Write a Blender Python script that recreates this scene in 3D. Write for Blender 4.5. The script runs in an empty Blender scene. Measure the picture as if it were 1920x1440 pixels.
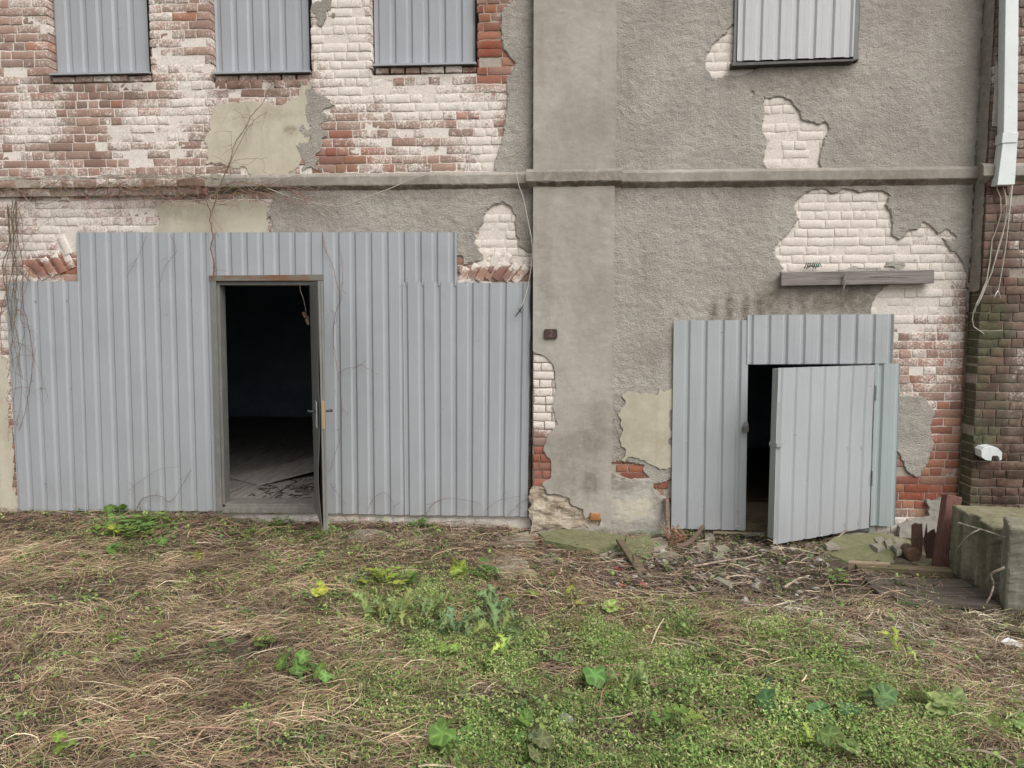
import bpy, math, random
import numpy as np
from mathutils import Vector, Matrix
R = math.radians
scene = bpy.context.scene
# ------------------------------------------------------------------ camera
CAM = np.array([0.0, -6.6, 1.75]); YAW = R(3.5); PIT = R(5.0); FP = 1397.0
cam_d = bpy.data.cameras.new("camera"); cam = bpy.data.objects.new("camera", cam_d)
scene.collection.objects.link(cam); scene.camera = cam
cam.location = CAM; cam.rotation_euler = (R(90) - PIT, 0, YAW)
cam_d.sensor_width = 36; cam_d.lens = FP / 1920 * 36; cam_d.clip_start = 0.05; cam_d.clip_end = 2000
# ------------------------------------------------------------------ world and sun (overcast, brighter sky to the right)
SUN_EL, SUN_AZ = R(50), R(138)      # azimuth: clockwise from +Y, so the sun stands to the right, in front of the wall
world = bpy.data.worlds.new("World"); scene.world = world; world.use_nodes = True
wt = world.node_tree; wt.nodes.clear()
wo = wt.nodes.new('ShaderNodeOutputWorld'); wb = wt.nodes.new('ShaderNodeBackground'); sky = wt.nodes.new('ShaderNodeTexSky')
sky.sky_type = 'NISHITA'; sky.sun_disc = False; sky.sun_elevation = SUN_EL; sky.sun_rotation = SUN_AZ
sky.air_density = 1.0; sky.dust_density = 4.0; sky.ozone_density = 1.0
hs = wt.nodes.new('ShaderNodeHueSaturation'); hs.inputs['Saturation'].default_value = 0.16
wt.links.new(sky.outputs[0], hs.inputs['Color']); wt.links.new(hs.outputs[0], wb.inputs[0]); wt.links.new(wb.outputs[0], wo.inputs[0])
wb.inputs[1].default_value = 0.145
sl = bpy.data.lights.new("sun", 'SUN'); so = bpy.data.objects.new("sun", sl); scene.collection.objects.link(so)
sl.energy = 1.5; sl.angle = R(50); sl.color = (1.0, 0.96, 0.90)
sd = Vector((math.sin(SUN_AZ) * math.cos(SUN_EL), math.cos(SUN_AZ) * math.cos(SUN_EL), math.sin(SUN_EL)))
so.rotation_euler = sd.to_track_quat('Z', 'Y').to_euler(); so.location = (6, -8, 9)
vs = scene.view_settings; vs.view_transform = 'Standard'; vs.look = 'None'; vs.gamma = 1; vs.exposure = 0.35
# ------------------------------------------------------------------ projection helpers
_F = np.array([-math.sin(YAW) * math.cos(PIT), math.cos(YAW) * math.cos(PIT), -math.sin(PIT)])
_R = np.array([math.cos(YAW), math.sin(YAW), 0.0]); _U = np.cross(_R, _F)
def ray(px, py): return _F + _R * (px - 960) / FP - _U * (py - 720) / FP
def W(px, py, Y=0.0):
    d = ray(px, py); t = (Y - CAM[1]) / d[1]; p = CAM + d * t
    return Vector((p[0], Y, p[2]))
def toPx(x, y, z):
    x = np.asarray(x, float); v = np.stack([x - CAM[0], np.asarray(y, float) - CAM[1] + 0 * x, np.asarray(z, float) - CAM[2] + 0 * x], -1)
    w = np.maximum(v @ _F, 0.05)
    return 960 + FP * (v @ _R) / w, 720 - FP * (v @ _U) / w
def wp(pts, Y=0.0): return [(W(a, b, Y).x, W(a, b, Y).z) for a, b in pts]
# ------------------------------------------------------------------ noise
def _h(i, j, s):
    n = (i * 374761393 + j * 668265263 + s * 974711) & 0xFFFFFFFF
    n = ((n ^ (n >> 13)) * 1274126177) & 0xFFFFFFFF
    return ((n ^ (n >> 16)) & 0xFFFFFF) / float(0xFFFFFF)
def vnoise(x, y, s=0):
    x = np.asarray(x, float); y = np.asarray(y, float)
    i = np.floor(x).astype(np.int64); j = np.floor(y).astype(np.int64); fx = x - i; fy = y - j
    fx = fx * fx * (3 - 2 * fx); fy = fy * fy * (3 - 2 * fy)
    a = _h(i, j, s); b = _h(i + 1, j, s); c = _h(i, j + 1, s); d = _h(i + 1, j + 1, s)
    return (a * (1 - fx) + b * fx) * (1 - fy) + (c * (1 - fx) + d * fx) * fy
def fbm(x, y, sc=1.0, o=4, s=0):
    t = 0; a = 0.5; n = 0
    for k in range(o):
        t = t + a * vnoise(np.asarray(x) * sc, np.asarray(y) * sc, s + k * 17); n += a; a *= 0.5; sc *= 2.03
    return t / n
def field(px, py, base, blobs):
    f = np.zeros_like(px) + base
    for cx, cy, rx, ry, v, *s in blobs:
        w = np.exp(-(((px - cx) / rx) ** 2 + ((py - cy) / ry) ** 2) ** 1.5) * (s[0] if s else 1.0)
        f = f * (1 - w) + v * w
    return f
def sdpoly(X, Z, poly):          # signed distance, positive inside
    d = np.full(X.shape, 1e9); ins = np.zeros(X.shape, bool); n = len(poly)
    for k in range(n):
        ax, az = poly[k]; bx, bz = poly[(k + 1) % n]
        ex, ez = bx - ax, bz - az; L = ex * ex + ez * ez + 1e-12
        t = np.clip(((X - ax) * ex + (Z - az) * ez) / L, 0, 1)
        d = np.minimum(d, (X - ax - t * ex) ** 2 + (Z - az - t * ez) ** 2)
        c = (az > Z) != (bz > Z)
        with np.errstate(divide='ignore', invalid='ignore'):
            xi = ax + (Z - az) * ex / (ez if abs(ez) > 1e-9 else 1e-9)
        ins ^= (c & (X < xi))
    d = np.sqrt(d)
    return np.where(ins, d, -d)
def sdbox(X, Z, x0, x1, z0, z1): return np.minimum(np.minimum(X - x0, x1 - X), np.minimum(Z - z0, z1 - Z))
# ------------------------------------------------------------------ ground height
def H(x, y):
    x = np.asarray(x, float); y = np.asarray(y, float)
    base = np.interp(x, [-6, -3.1, -2.7, -.6, -.1, 1.2, 2.2, 4], [-.075, -.075, -.125, -.13, -.18, -.18, -.16, -.14])
    w = np.clip((-y - .3) / 1.6, 0, 1)
    z = base * (1 - w) + (-0.10) * w
    z = z + (fbm(x, y, 1.3, 3, 5) - .5) * .10 * np.clip(-y / 1.2, 0, 1) + (fbm(x, y, 7, 3, 9) - .5) * .035
    z = z - .0 + 0 * x
    z = np.where(y > 0.15, np.minimum(z, -.25), z)
    return z
def G(px, py, dz=0.0):
    d = ray(px, py); z = -0.1
    for _ in range(12):
        t = (z + dz - CAM[2]) / d[2]; p = CAM + d * t; z = float(H(p[0], min(p[1], 0.0)))
    return Vector((p[0], p[1], z))
# ------------------------------------------------------------------ object helpers
def npmesh(name, V, polys=None, quads=None, mat=None, parent=None, col=None, smooth=False, col2=None):
    me = bpy.data.meshes.new(name); V = np.asarray(V, np.float32).reshape(-1, 3)
    if quads is not None:
        q = np.asarray(quads, np.int32); k = q.shape[1]
        me.vertices.add(len(V)); me.vertices.foreach_set('co', V.ravel())
        me.loops.add(q.size); me.loops.foreach_set('vertex_index', q.ravel())
        me.polygons.add(len(q)); me.polygons.foreach_set('loop_start', np.arange(len(q), dtype=np.int32) * k)
        me.polygons.foreach_set('loop_total', np.full(len(q), k, np.int32)); me.update(calc_edges=True)
    else:
        me.from_pydata(V.tolist(), [], [list(map(int, p)) for p in polys]); me.update()
    for nm, c in (('Col', col), ('Col2', col2)):
        if c is not None:
            c = np.asarray(c, np.float32)
            if c.shape[1] == 3: c = np.concatenate([c, np.ones((len(c), 1), np.float32)], 1)
            a = me.color_attributes.new(nm, 'FLOAT_COLOR', 'POINT'); a.data.foreach_set('color', c.ravel())
    if smooth: me.polygons.foreach_set('use_smooth', np.ones(len(me.polygons), bool))
    if mat: me.materials.append(mat)
    o = bpy.data.objects.new(name, me); scene.collection.objects.link(o)
    if parent is not None: o.parent = parent
    return o
def tag(o, label=None, cat=None, group=None, kind=None):
    if label: o['label'] = label
    if cat: o['category'] = cat
    if group: o['group'] = group
    if kind: o['kind'] = kind
    return o
def empty(name, loc, label, cat, group=None, kind=None):
    o = bpy.data.objects.new(name, None); o.empty_display_size = .1; scene.collection.objects.link(o); o.location = loc
    return tag(o, label, cat, group, kind)
class MB:
    def __init__(s): s.v = []; s.f = []; s.c = []
    def add(s, v, f, c=(1, 1, 1)):
        b = len(s.v); s.v += [tuple(p) for p in v]; s.f += [[i + b for i in q] for q in f]; s.c += list(c) if isinstance(c, list) else [tuple(c)] * len(v)
    def hexa(s, a, c=(1, 1, 1)):     # 8 corners: front 4 (ccw) then back 4
        s.add(a, [(0, 1, 2, 3), (5, 4, 7, 6), (4, 5, 1, 0), (3, 2, 6, 7), (1, 5, 6, 2), (4, 0, 3, 7)], c)
    def box(s, x0, x1, y0, y1, z0, z1, c=(1, 1, 1)):
        s.hexa([(x0, y0, z0), (x1, y0, z0), (x1, y0, z1), (x0, y0, z1), (x0, y1, z0), (x1, y1, z0), (x1, y1, z1), (x0, y1, z1)], c)
    def pxq(s, q, y0, y1, c=(1, 1, 1)):   # quad TL TR BR BL measured in the photo on plane y0, extruded back to y1
        P = [W(a, b, y0) for a, b in (q[3], q[2], q[1], q[0])]
        s.hexa([tuple(p) for p in P] + [(p.x, y1, p.z) for p in P], c)
    def tube(s, pts, r, n=6, c=(1, 1, 1), cap=True):
        pts = [Vector(p) for p in pts]; m = len(pts); rr = r if hasattr(r, '__len__') else [r] * m
        v = []; f = []; up = Vector((.13, .31, .94))
        for i, p in enumerate(pts):
            t = (pts[min(i + 1, m - 1)] - pts[max(i - 1, 0)])
            t = t.normalized() if t.length > 1e-9 else Vector((0, 0, 1))
            a = t.cross(up)
            if a.length < .05: a = t.cross(Vector((1, 0, 0)))
            a.normalize(); b = t.cross(a)
            for k in range(n):
                th = 2 * math.pi * k / n; v.append(p + (a * math.cos(th) + b * math.sin(th)) * rr[i])
        for i in range(m - 1):
            for k in range(n): f.append((i * n + k, i * n + (k + 1) % n, (i + 1) * n + (k + 1) % n, (i + 1) * n + k))
        if cap: f.append(tuple(range(n))[::-1]); f.append(tuple((m - 1) * n + k for k in range(n)))
        s.add(v, f, c)
    def build(s, name, mat, parent=None, smooth=False, bevel=0, origin=None):
        v = np.array(s.v)
        if origin is not None: v = v - np.array(origin)
        o = npmesh(name, v, polys=s.f, mat=mat, parent=parent, col=s.c, smooth=smooth)
        if origin is not None: o.location = origin
        if bevel:
            m = o.modifiers.new('bevel', 'BEVEL'); m.width = bevel; m.segments = 2; m.limit_method = 'ANGLE'
        return o
# ------------------------------------------------------------------ materials
class NT:
    def __init__(s, name):
        s.m = bpy.data.materials.new(name); s.m.use_nodes = True; s.t = s.m.node_tree; s.t.nodes.clear()
        s.o = s.n('ShaderNodeOutputMaterial'); s.b = s.n('ShaderNodeBsdfPrincipled'); s.l(s.b.outputs[0], s.o.inputs[0])
        s.tc = s.n('ShaderNodeTexCoord').outputs['Object']
    def n(s, t): return s.t.nodes.new(t)
    def l(s, a, b): s.t.links.new(a, b)
    def put(s, v, i):
        if isinstance(v, (int, float)): i.default_value = v
        elif isinstance(v, tuple): i.default_value = v if len(v) == 4 or i.type == 'VECTOR' else (*v, 1)
        else: s.l(v, i)
    def noise(s, sc, det=5, rough=.6, vec=None, scale3=None, dist=0):
        n = s.n('ShaderNodeTexNoise'); n.inputs['Scale'].default_value = sc; n.inputs['Detail'].default_value = det
        n.inputs['Roughness'].default_value = rough; n.inputs['Distortion'].default_value = dist
        v = vec or s.tc
        if scale3:
            mp = s.n('ShaderNodeMapping'); mp.inputs['Scale'].default_value = scale3; s.l(v, mp.inputs[0]); v = mp.outputs[0]
        s.l(v, n.inputs['Vector']); return n.outputs[0]
    def vor(s, sc, feat='F1', scale3=None):
        n = s.n('ShaderNodeTexVoronoi'); n.feature = feat; n.inputs['Scale'].default_value = sc; v = s.tc
        if scale3:
            mp = s.n('ShaderNodeMapping'); mp.inputs['Scale'].default_value = scale3; s.l(v, mp.inputs[0]); v = mp.outputs[0]
        s.l(v, n.inputs['Vector']); return n.outputs[0]
    def math(s, op, a, b=0.0, clamp=False):
        n = s.n('ShaderNodeMath'); n.operation = op; n.use_clamp = clamp; s.put(a, n.inputs[0]); s.put(b, n.inputs[1]); return n.outputs[0]
    def mix(s, f, a, b, bt='MIX'):
        n = s.n('ShaderNodeMix'); n.data_type = 'RGBA'; n.blend_type = bt; n.clamp_factor = True
        s.put(f, n.inputs[0]); s.put(a, n.inputs[6]); s.put(b, n.inputs[7]); return n.outputs[2]
    def mr(s, v, a, b, c=0.0, d=1.0):
        n = s.n('ShaderNodeMapRange'); s.put(v, n.inputs[0])
        for i, q in zip((1, 2, 3, 4), (a, b, c, d)): n.inputs[i].default_value = q
        return n.outputs[0]
    def attr(s, name='Col'):
        n = s.n('ShaderNodeAttribute'); n.attribute_name = name; return n.outputs['Color']
    def sep(s, c):
        n = s.n('ShaderNodeSeparateColor'); s.l(c, n.inputs[0]); return n.outputs
    def bump(s, h, st=.5, d=.01, prev=None):
        n = s.n('ShaderNodeBump'); n.inputs['Strength'].default_value = st; n.inputs['Distance'].default_value = d
        s.l(h, n.inputs['Height'])
        if prev: s.l(prev, n.inputs['Normal'])
        return n.outputs[0]
    def fin(s, col, rough=.8, nor=None, metal=0.0, spec=.5):
        s.put(col, s.b.inputs['Base Color']); s.put(rough, s.b.inputs['Roughness']); s.put(metal, s.b.inputs['Metallic'])
        s.put(spec, s.b.inputs['Specular IOR Level'])
        if nor: s.l(nor, s.b.inputs['Normal'])
        return s.m
def mask(N, amt, n, k=9.0):      # amt 0..1 against a noise that lives in about .3-.7
    t = N.math('MULTIPLY_ADD', amt, .62); t.node.inputs[2].default_value = .19
    return N.math('ADD', N.math('MULTIPLY', N.math('SUBTRACT', t, n), k), .5, True)
def mat_brick(name, mortar=False):
    N = NT(name); f = N.sep(N.attr('Col')); tint = N.attr('Col2')      # Col: R whitewash, G soot and painted shade, B moss
    n1 = N.noise(9, 7, .68, dist=.3); n2 = N.noise(55, 5, .7); n3 = N.noise(22, 6, .7, dist=.5); n4 = N.noise(160, 3, .6); nl = N.noise(1.7, 3, .5)
    if mortar: base = N.mix(N.mr(n3, .3, .7), (.30, .26, .21), (.46, .41, .35))
    else:
        base = N.mix(N.mr(n2, .35, .7), tint, N.mix(1.0, tint, (.55, .52, .5), 'MULTIPLY'))
        base = N.mix(N.mr(n3, .55, .75, 0, .5), base, (.36, .27, .21))
    nn = N.math('ADD', N.math('MULTIPLY', n1, .20), N.math('ADD', N.math('MULTIPLY', n3, .25), N.math('MULTIPLY', n2, .55)))
    wm = mask(N, f[0], nn, 8.5)
    wcol = N.mix(N.mr(n3, .3, .7), (.76, .705, .645), (.90, .865, .82)); wcol = N.mix(N.mr(nl, .35, .65, 0, .5), wcol, (.80, .76, .70))
    c = N.mix(N.math('MULTIPLY', wm, .93), base, wcol)
    # thin worn film of lime over everything that was painted once
    c = N.mix(N.math('MULTIPLY', N.math('MULTIPLY', f[0], .8), N.mr(n2, .3, .62)), c, (.56, .49, .42))
    c = N.mix(N.mr(n4, .56, .66, 0, .5), c, N.mix(1.0, c, (.58, .50, .45), 'MULTIPLY')); c = N.mix(N.mr(n3, .5, .7, 0, .35), c, N.mix(1.0, c, (.80, .76, .72), 'MULTIPLY'))
    so = N.math('MULTIPLY', f[1], N.mr(n1, .3, .6)); c = N.mix(so, c, N.mix(1.0, c, (.30, .27, .25), 'MULTIPLY'))
    mo = mask(N, f[2], N.math('ADD', N.math('MULTIPLY', n1, .6), N.math('MULTIPLY', n2, .4)), 5.0)
    c = N.mix(N.math('MULTIPLY', mo, .85), c, N.mix(N.mr(n3, .35, .65), (.042, .050, .026), (.10, .11, .058)))
    b = N.bump(n4, .3, .003); b = N.bump(n2, .4, .005, b); b = N.bump(wm, .3, .003, b)
    return N.fin(c, .9, b, spec=.25)
def mat_plaster(name, c0, c1, rough_amt, sc=42):
    N = NT(name); f = N.sep(N.attr('Col'))          # R light patches, G damp stain and painted shade, B moss
    n1 = N.noise(2.2, 6, .6); n2 = N.noise(14, 6, .7); g = N.noise(sc, 4, .62, scale3=(1, 1, 1.35), dist=.6); g2 = N.noise(sc * 3, 3, .6); nl = N.noise(7, 5, .62, dist=.8)
    c = N.mix(N.mr(n1, .38, .62), c0, c1); cr = N.vor(1.3, 'DISTANCE_TO_EDGE', (1, 1, .7)); lt = N.noise(.9, 5, .65); c = N.mix(N.mr(lt, .42, .6, .0, .28), c, N.mix(1.0, c, (.74, .73, .73), 'MULTIPLY')); st_ = N.noise(6, 5, .7, scale3=(1.6, 1.6, .16)); c = N.mix(N.mr(st_, .52, .72, 0, .30), c, N.mix(1.0, c, (.68, .66, .63), 'MULTIPLY')); c = N.mix(N.mr(n2, .4, .7, 0, .35), c, N.mix(1.0, c, (.8, .79, .77), 'MULTIPLY'))
    c = N.mix(N.mr(g, .3, .5, .30 * rough_amt, 0), c, N.mix(1.0, c, (.45, .43, .40), 'MULTIPLY'))   # dirt caught in the pits
    c = N.mix(N.mr(g, .55, .72, 0, .35 * rough_amt), c, N.mix(1.0, c, (1.3, 1.3, 1.28), 'MULTIPLY'))
    pass
    c = N.mix(N.math('MULTIPLY', mask(N, f[0], nl, 8.0), .8), c, (.50, .455, .36))
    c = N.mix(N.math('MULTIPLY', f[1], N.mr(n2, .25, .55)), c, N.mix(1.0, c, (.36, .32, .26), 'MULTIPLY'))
    c = N.mix(N.math('MULTIPLY', mask(N, f[2], n2, 5.0), .7), c, (.13, .15, .075))
    b = N.bump(g2, .25 + .3 * rough_amt, .003); b = N.bump(g, .15 + .85 * rough_amt, .003 + .017 * rough_amt, b); b = N.bump(n2, .3, .008, b)
    return N.fin(c, .93, b, spec=.2)
M_FOOT = None
def mat_metal(name, col, rough=.42, dirt=.5):
    N = NT(name); n1 = N.noise(3, 5, .6, scale3=(1, 1, .35)); n2 = N.noise(16, 4, .6, scale3=(1, 1, .6)); n3 = N.noise(90, 3, .5)
    z = N.n('ShaderNodeSeparateXYZ'); N.l(N.tc, z.inputs[0])
    c = N.mix(N.mr(n1, .3, .7), col, tuple(a * .88 for a in col)); c = N.mix(N.mr(n2, .5, .8, 0, .16 * dirt), c, (.36, .35, .33))
    lowd = N.math('MULTIPLY', N.mr(z.outputs[2], .35, -.05), N.mr(n2, .35, .6)); c = N.mix(N.math('MULTIPLY', lowd, .5 * dirt), c, (.27, .24, .20))
    spk = N.mr(N.noise(26, 3, .5), .71, .74, 0, .5); c = N.mix(spk, c, (.25, .22, .2))
    oi = N.n('ShaderNodeObjectInfo'); c = N.mix(N.mr(oi.outputs['Random'], 0, 1, 0, .35), c, N.mix(1.0, c, (.88, .90, .91), 'MULTIPLY'))
    run = N.noise(9, 5, .7, scale3=(3.0, 3.0, .14)); c = N.mix(N.mr(run, .56, .74, 0, .22 * dirt), c, (.24, .215, .18))
    return N.fin(c, N.mr(n1, .3, .7, rough - .06, rough + .1), N.bump(N.noise(2.2, 3, .5), .35, .03, N.bump(n1, .06, .02)), spec=.5)
def mat_wood(name, c0, c1, axis=(1.2, 30, 30), moss=0.0, cracks=1.0):
    N = NT(name); g = N.noise(2.2, 7, .7, scale3=axis, dist=.4); g2 = N.noise(2.6, 5, .6, scale3=axis); n = N.noise(5, 5, .6)
    c = N.mix(N.mr(g, .35, .65), c0, c1); c = N.mix(N.mr(g2, .60, .68, 0, .85 * cracks), c, (.03, .025, .022))
    if moss: c = N.mix(N.math('MULTIPLY', N.mr(n, .42, .6), moss), c, (.10, .12, .04))
    return N.fin(c, .85, N.bump(g2, .5, .006, N.bump(g, .4, .006)), spec=.25)
def mat_vcol(name, rough=.7, spec=.3, var=.35, sc=60, trans=0.0):
    N = NT(name); c = N.attr('Col'); n = N.noise(sc, 4, .6)
    c2 = N.mix(N.mr(n, .35, .7), c, N.mix(1.0, c, (1 - var, 1 - var, 1 - var), 'MULTIPLY'))
    N.fin(c2, rough, None, spec=spec)
    if trans:
        tr = N.n('ShaderNodeBsdfTranslucent'); mx = N.n('ShaderNodeMixShader'); mx.inputs[0].default_value = trans
        N.l(c2, tr.inputs[0]); N.l(N.b.outputs[0], mx.inputs[1]); N.l(tr.outputs[0], mx.inputs[2]); N.l(mx.outputs[0], N.o.inputs[0])
    return N.m
def mat_concrete(name, c0, c1, moss=.5, streak=True):
    N = NT(name); n1 = N.noise(3, 6, .65); n2 = N.noise(30, 5, .6); n3 = N.noise(5, 5, .65, scale3=(2.2, 2.2, .35)); pit = N.noise(70, 3, .6)
    c = N.mix(N.mr(n1, .38, .62), c0, c1); cr = N.vor(1.3, 'DISTANCE_TO_EDGE', (1, 1, .7)); lt = N.noise(.9, 5, .65); c = N.mix(N.mr(lt, .42, .6, .0, .28), c, N.mix(1.0, c, (.74, .73, .73), 'MULTIPLY')); st_ = N.noise(6, 5, .7, scale3=(1.6, 1.6, .16)); c = N.mix(N.mr(st_, .52, .72, 0, .30), c, N.mix(1.0, c, (.68, .66, .63), 'MULTIPLY')); c = N.mix(N.mr(n2, .5, .75, 0, .4), c, (.12, .11, .09))
    c = N.mix(N.mr(n3, .42, .62, 0, moss), c, (.055, .065, .028)); c = N.mix(N.mr(pit, .66, .72), c, (.06, .055, .045))
    ge = N.n('ShaderNodeNewGeometry'); s = N.n('ShaderNodeSeparateXYZ'); N.l(ge.outputs['Normal'], s.inputs[0])
    c = N.mix(N.math('MULTIPLY', N.mr(s.outputs[2], .5, .9), N.mr(n2, .35, .6, .2, .75 if moss > .3 else .2)), c, (.20, .185, .11))
    return N.fin(c, .92, N.bump(n2, .5, .006, N.bump(pit, .3, .004)), spec=.2)
M = {}
M['brick'] = mat_brick('weathered_brick'); M['mortar'] = mat_brick('lime_mortar', True)
M['rough'] = mat_plaster('rough_cast_plaster', (.365, .337, .298), (.44, .41, .366), .8, 58)
M['smooth'] = mat_plaster('smooth_cement_render', (.335, .308, .268), (.42, .39, .345), .12, 30)
M['grey'] = mat_plaster('grey_cement', (.36, .345, .30), (.45, .43, .385), .45, 18)
M['foot'] = mat_plaster('crumbling_lime_and_stone', (.33, .26, .20), (.46, .39, .31), .7, 22)
M['beige'] = mat_plaster('beige_lime_plaster', (.46, .42, .33), (.55, .51, .41), .08, 20)
M['sheet'] = mat_metal('grey_painted_steel', (.355, .37, .39))
M['sheetR'] = mat_metal('light_grey_painted_steel', (.39, .405, .42), .42, .25)
M['sheetG'] = mat_metal('greenish_grey_painted_steel', (.37, .42, .42))
M['sheetW'] = mat_metal('pale_grey_painted_steel', (.50, .50, .51))
M['frame'] = mat_metal('old_grey_frame_paint', (.17, .17, .158), .5, 1.6)
M['galv'] = mat_metal('galvanised_steel', (.30, .33, .32), .45, 1.0)
M['dark'] = mat_metal('dark_weathered_strip', (.045, .042, .04), .6, .6)
M['white'] = mat_metal('white_plastic', (.72, .76, .74), .35, .35)
M['wood'] = mat_wood('grey_weathered_wood', (.15, .13, .125), (.29, .26, .245))
M['woodfloor'] = mat_wood('dusty_floor_boards', (.10, .085, .07), (.20, .175, .15), (1.2, 12, 12), 0, .5)
M['board'] = mat_wood('rotten_brown_board', (.085, .06, .045), (.20, .15, .10), (1.4, 22, 22), .35)
M['wet'] = mat_wood('wet_dark_plank', (.05, .04, .034), (.12, .098, .082), (1.4, 22, 22), .1)
M['board2'] = mat_wood('pale_brown_board', (.24, .18, .12), (.34, .27, .19), (1.4, 22, 22), .1)
M['post'] = mat_wood('red_brown_painted_wood', (.11, .05, .04), (.18, .09, .072), (20, 20, 1.2), 0, .9)
M['conc'] = mat_concrete('mossy_concrete', (.17, .16, .115), (.28, .255, .185), .62)
M['conc2'] = mat_concrete('grey_worn_concrete', (.20, .19, .15), (.29, .275, .22), .3)
M['slab'] = mat_concrete('broken_flagstone', (.25, .225, .185), (.36, .33, .27), .25)
M['mslab'] = mat_concrete('moss_grown_slab', (.12, .14, .06), (.20, .21, .11), .6)
M['vc'] = mat_vcol('dry_stem'); M['leaf'] = mat_vcol('leaf', .7, .2, .3, 25, .35); M['bark'] = mat_vcol('bark', .9, .2, .6, 45)
M['plastic'] = mat_vcol('plain_painted', .5, .4, .12)
def mat_rust():
    N = NT('rusty_iron'); n = N.noise(12, 6, .7)
    return N.fin(N.mix(N.mr(n, .35, .65), (.035, .018, .014), (.10, .045, .03)), .85, N.bump(N.noise(70, 4, .6), .5, .005))
M['rust'] = mat_rust()
def mat_inner():
    N = NT('sooty_interior'); n = N.noise(3, 5, .6)
    return N.fin(N.mix(N.mr(n, .35, .65), (.30, .37, .47), (.42, .48, .56)), .95, None, spec=.1)
M['inner'] = mat_inner()
def mat_soil():
    N = NT('dark_soil'); n = N.noise(6, 6, .7); n2 = N.noise(60, 5, .7); n3 = N.noise(1.2, 4, .6)
    c = N.mix(N.mr(n, .35, .65), (.055, .042, .032), (.11, .088, .068)); c = N.mix(N.mr(n2, .5, .72, 0, .7), c, (.20, .165, .125)); c = N.mix(N.mr(n3, .45, .6, 0, .4), c, (.12, .095, .06))
    return N.fin(c, .95, N.bump(n2, .9, .02, N.bump(n, .6, .03)), spec=.15)
M['soil'] = mat_soil()
# ================================================================== BUILDING
bld = empty('brick_building', (0, 0, 0), 'old two-storey brick building with peeling plaster and grey corrugated metal boarding', 'building')
XL, XR, ZB, ZT = -7.2, 3.49, -.35, 5.6
PX0, PX1 = -.215, .478               # middle pilaster
OPEN = {  # x0,x1,z0,z1 openings at wall plane
 'w1': (W(93, 100).x, W(281, 100).x, W(190, 141).z - .058, 5.1), 'w2': (W(398, 100).x, W(583, 100).x, W(490, 139).z - .058, 5.1),
 'w3': (W(697, 100).x, W(894, 100).x, W(790, 124).z - .058, 5.1), 'w4': (W(1377, 80).x, W(1604, 80).x, W(1490, 122).z, 5.1),
 'd1': (-3.40, -2.19, .03, 2.06), 'd2': (1.655, 2.745, -.09, 1.36)}
HID = [(-5.03, -.33, 0.0, 2.06), (-4.33, -.92, 0.0, 2.49), (1.05, 2.75, -.05, 1.70)]   # behind the boarding, no separate bricks
WH = [(50, 100, 90, 110, .42), (60, 235, 90, 45, .82), (130, 295, 140, 32, .42), (150, 215, 45, 50, .30), (215, 195, 90, 40, .30), (290, 240, 70, 50, .82), (230, 300, 60, 25, .35),
 (335, 60, 60, 70, .52), (350, 190, 50, 80, .74), (620, 250, 50, 60, .35), (640, 90, 55, 110, .95), (650, 170, 70, 25, .9), (700, 210, 50, 25, .55), (780, 190, 80, 35, .9), (900, 180, 50, 40, .72),
 (920, 60, 45, 95, .12), (750, 260, 130, 40, .52), (640, 300, 70, 26, .22), (900, 290, 50, 40, .85), (790, 312, 110, 15, .35), (480, 165, 70, 22, .35), (450, 345, 90, 10, .3),
 (120, 400, 150, 45, .72), (60, 480, 60, 50, .92), (210, 400, 40, 40, .6), (260, 425, 50, 12, .9), (15, 700, 25, 130, .5), (15, 850, 20, 70, .2),
 (1350, 100, 60, 60, .97), (1490, 250, 100, 90, 1.0), (1580, 440, 160, 110, .95), (1780, 500, 60, 60, .75), (1700, 570, 60, 50, .9), (1780, 580, 40, 60, .6), (1745, 650, 80, 50, .62),
 (1745, 730, 80, 45, .52), (1785, 800, 50, 60, .25), (1740, 850, 70, 60, .2), (1720, 920, 80, 45, .08), (940, 440, 60, 60, .93), (920, 512, 75, 18, .12), (98, 503, 55, 26, .16),
 (1020, 700, 40, 60, .78), (1020, 780, 40, 40, .85), (1015, 870, 40, 45, .22), (1180, 880, 50, 25, .15), (700, 972, 400, 12, .95), (1240, 930, 30, 40, .1), (1720, 970, 60, 20, .5)]
RED = [(920, 60, 60, 100, .8), (640, 290, 80, 40, .8), (1740, 880, 120, 110, 1.0), (1760, 700, 60, 90, .45), (1015, 860, 60, 60, 1.0), (1190, 880, 80, 40, 1.0), (880, 510, 60, 30, .9), (100, 500, 60, 40, .9), (15, 820, 40, 120, 1.0), (900, 240, 60, 30, .7), (20, 215, 30, 14, 1.0), (430, 345, 120, 14, .7), (100, 340, 140, 14, .5)]
SHADE_SOOT = [(190, 160, 100, 22, .55), (490, 160, 100, 18, .85), (790, 138, 100, 14, .6), (150, 365, 420, 12, .75), (300, 345, 260, 10, .4), (170, 260, 100, 60, .2)]  # bands under sills and string course are shade painted into the brick colour
MOSS = [(1858, 620, 50, 120, .52), (1825, 760, 30, 190, .66), (1865, 770, 60, 90, .52), (1825, 880, 45, 90, .62), (1890, 900, 60, 60, .25), (1700, 1000, 60, 20, .5), (1880, 500, 50, 60, .22)]
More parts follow.
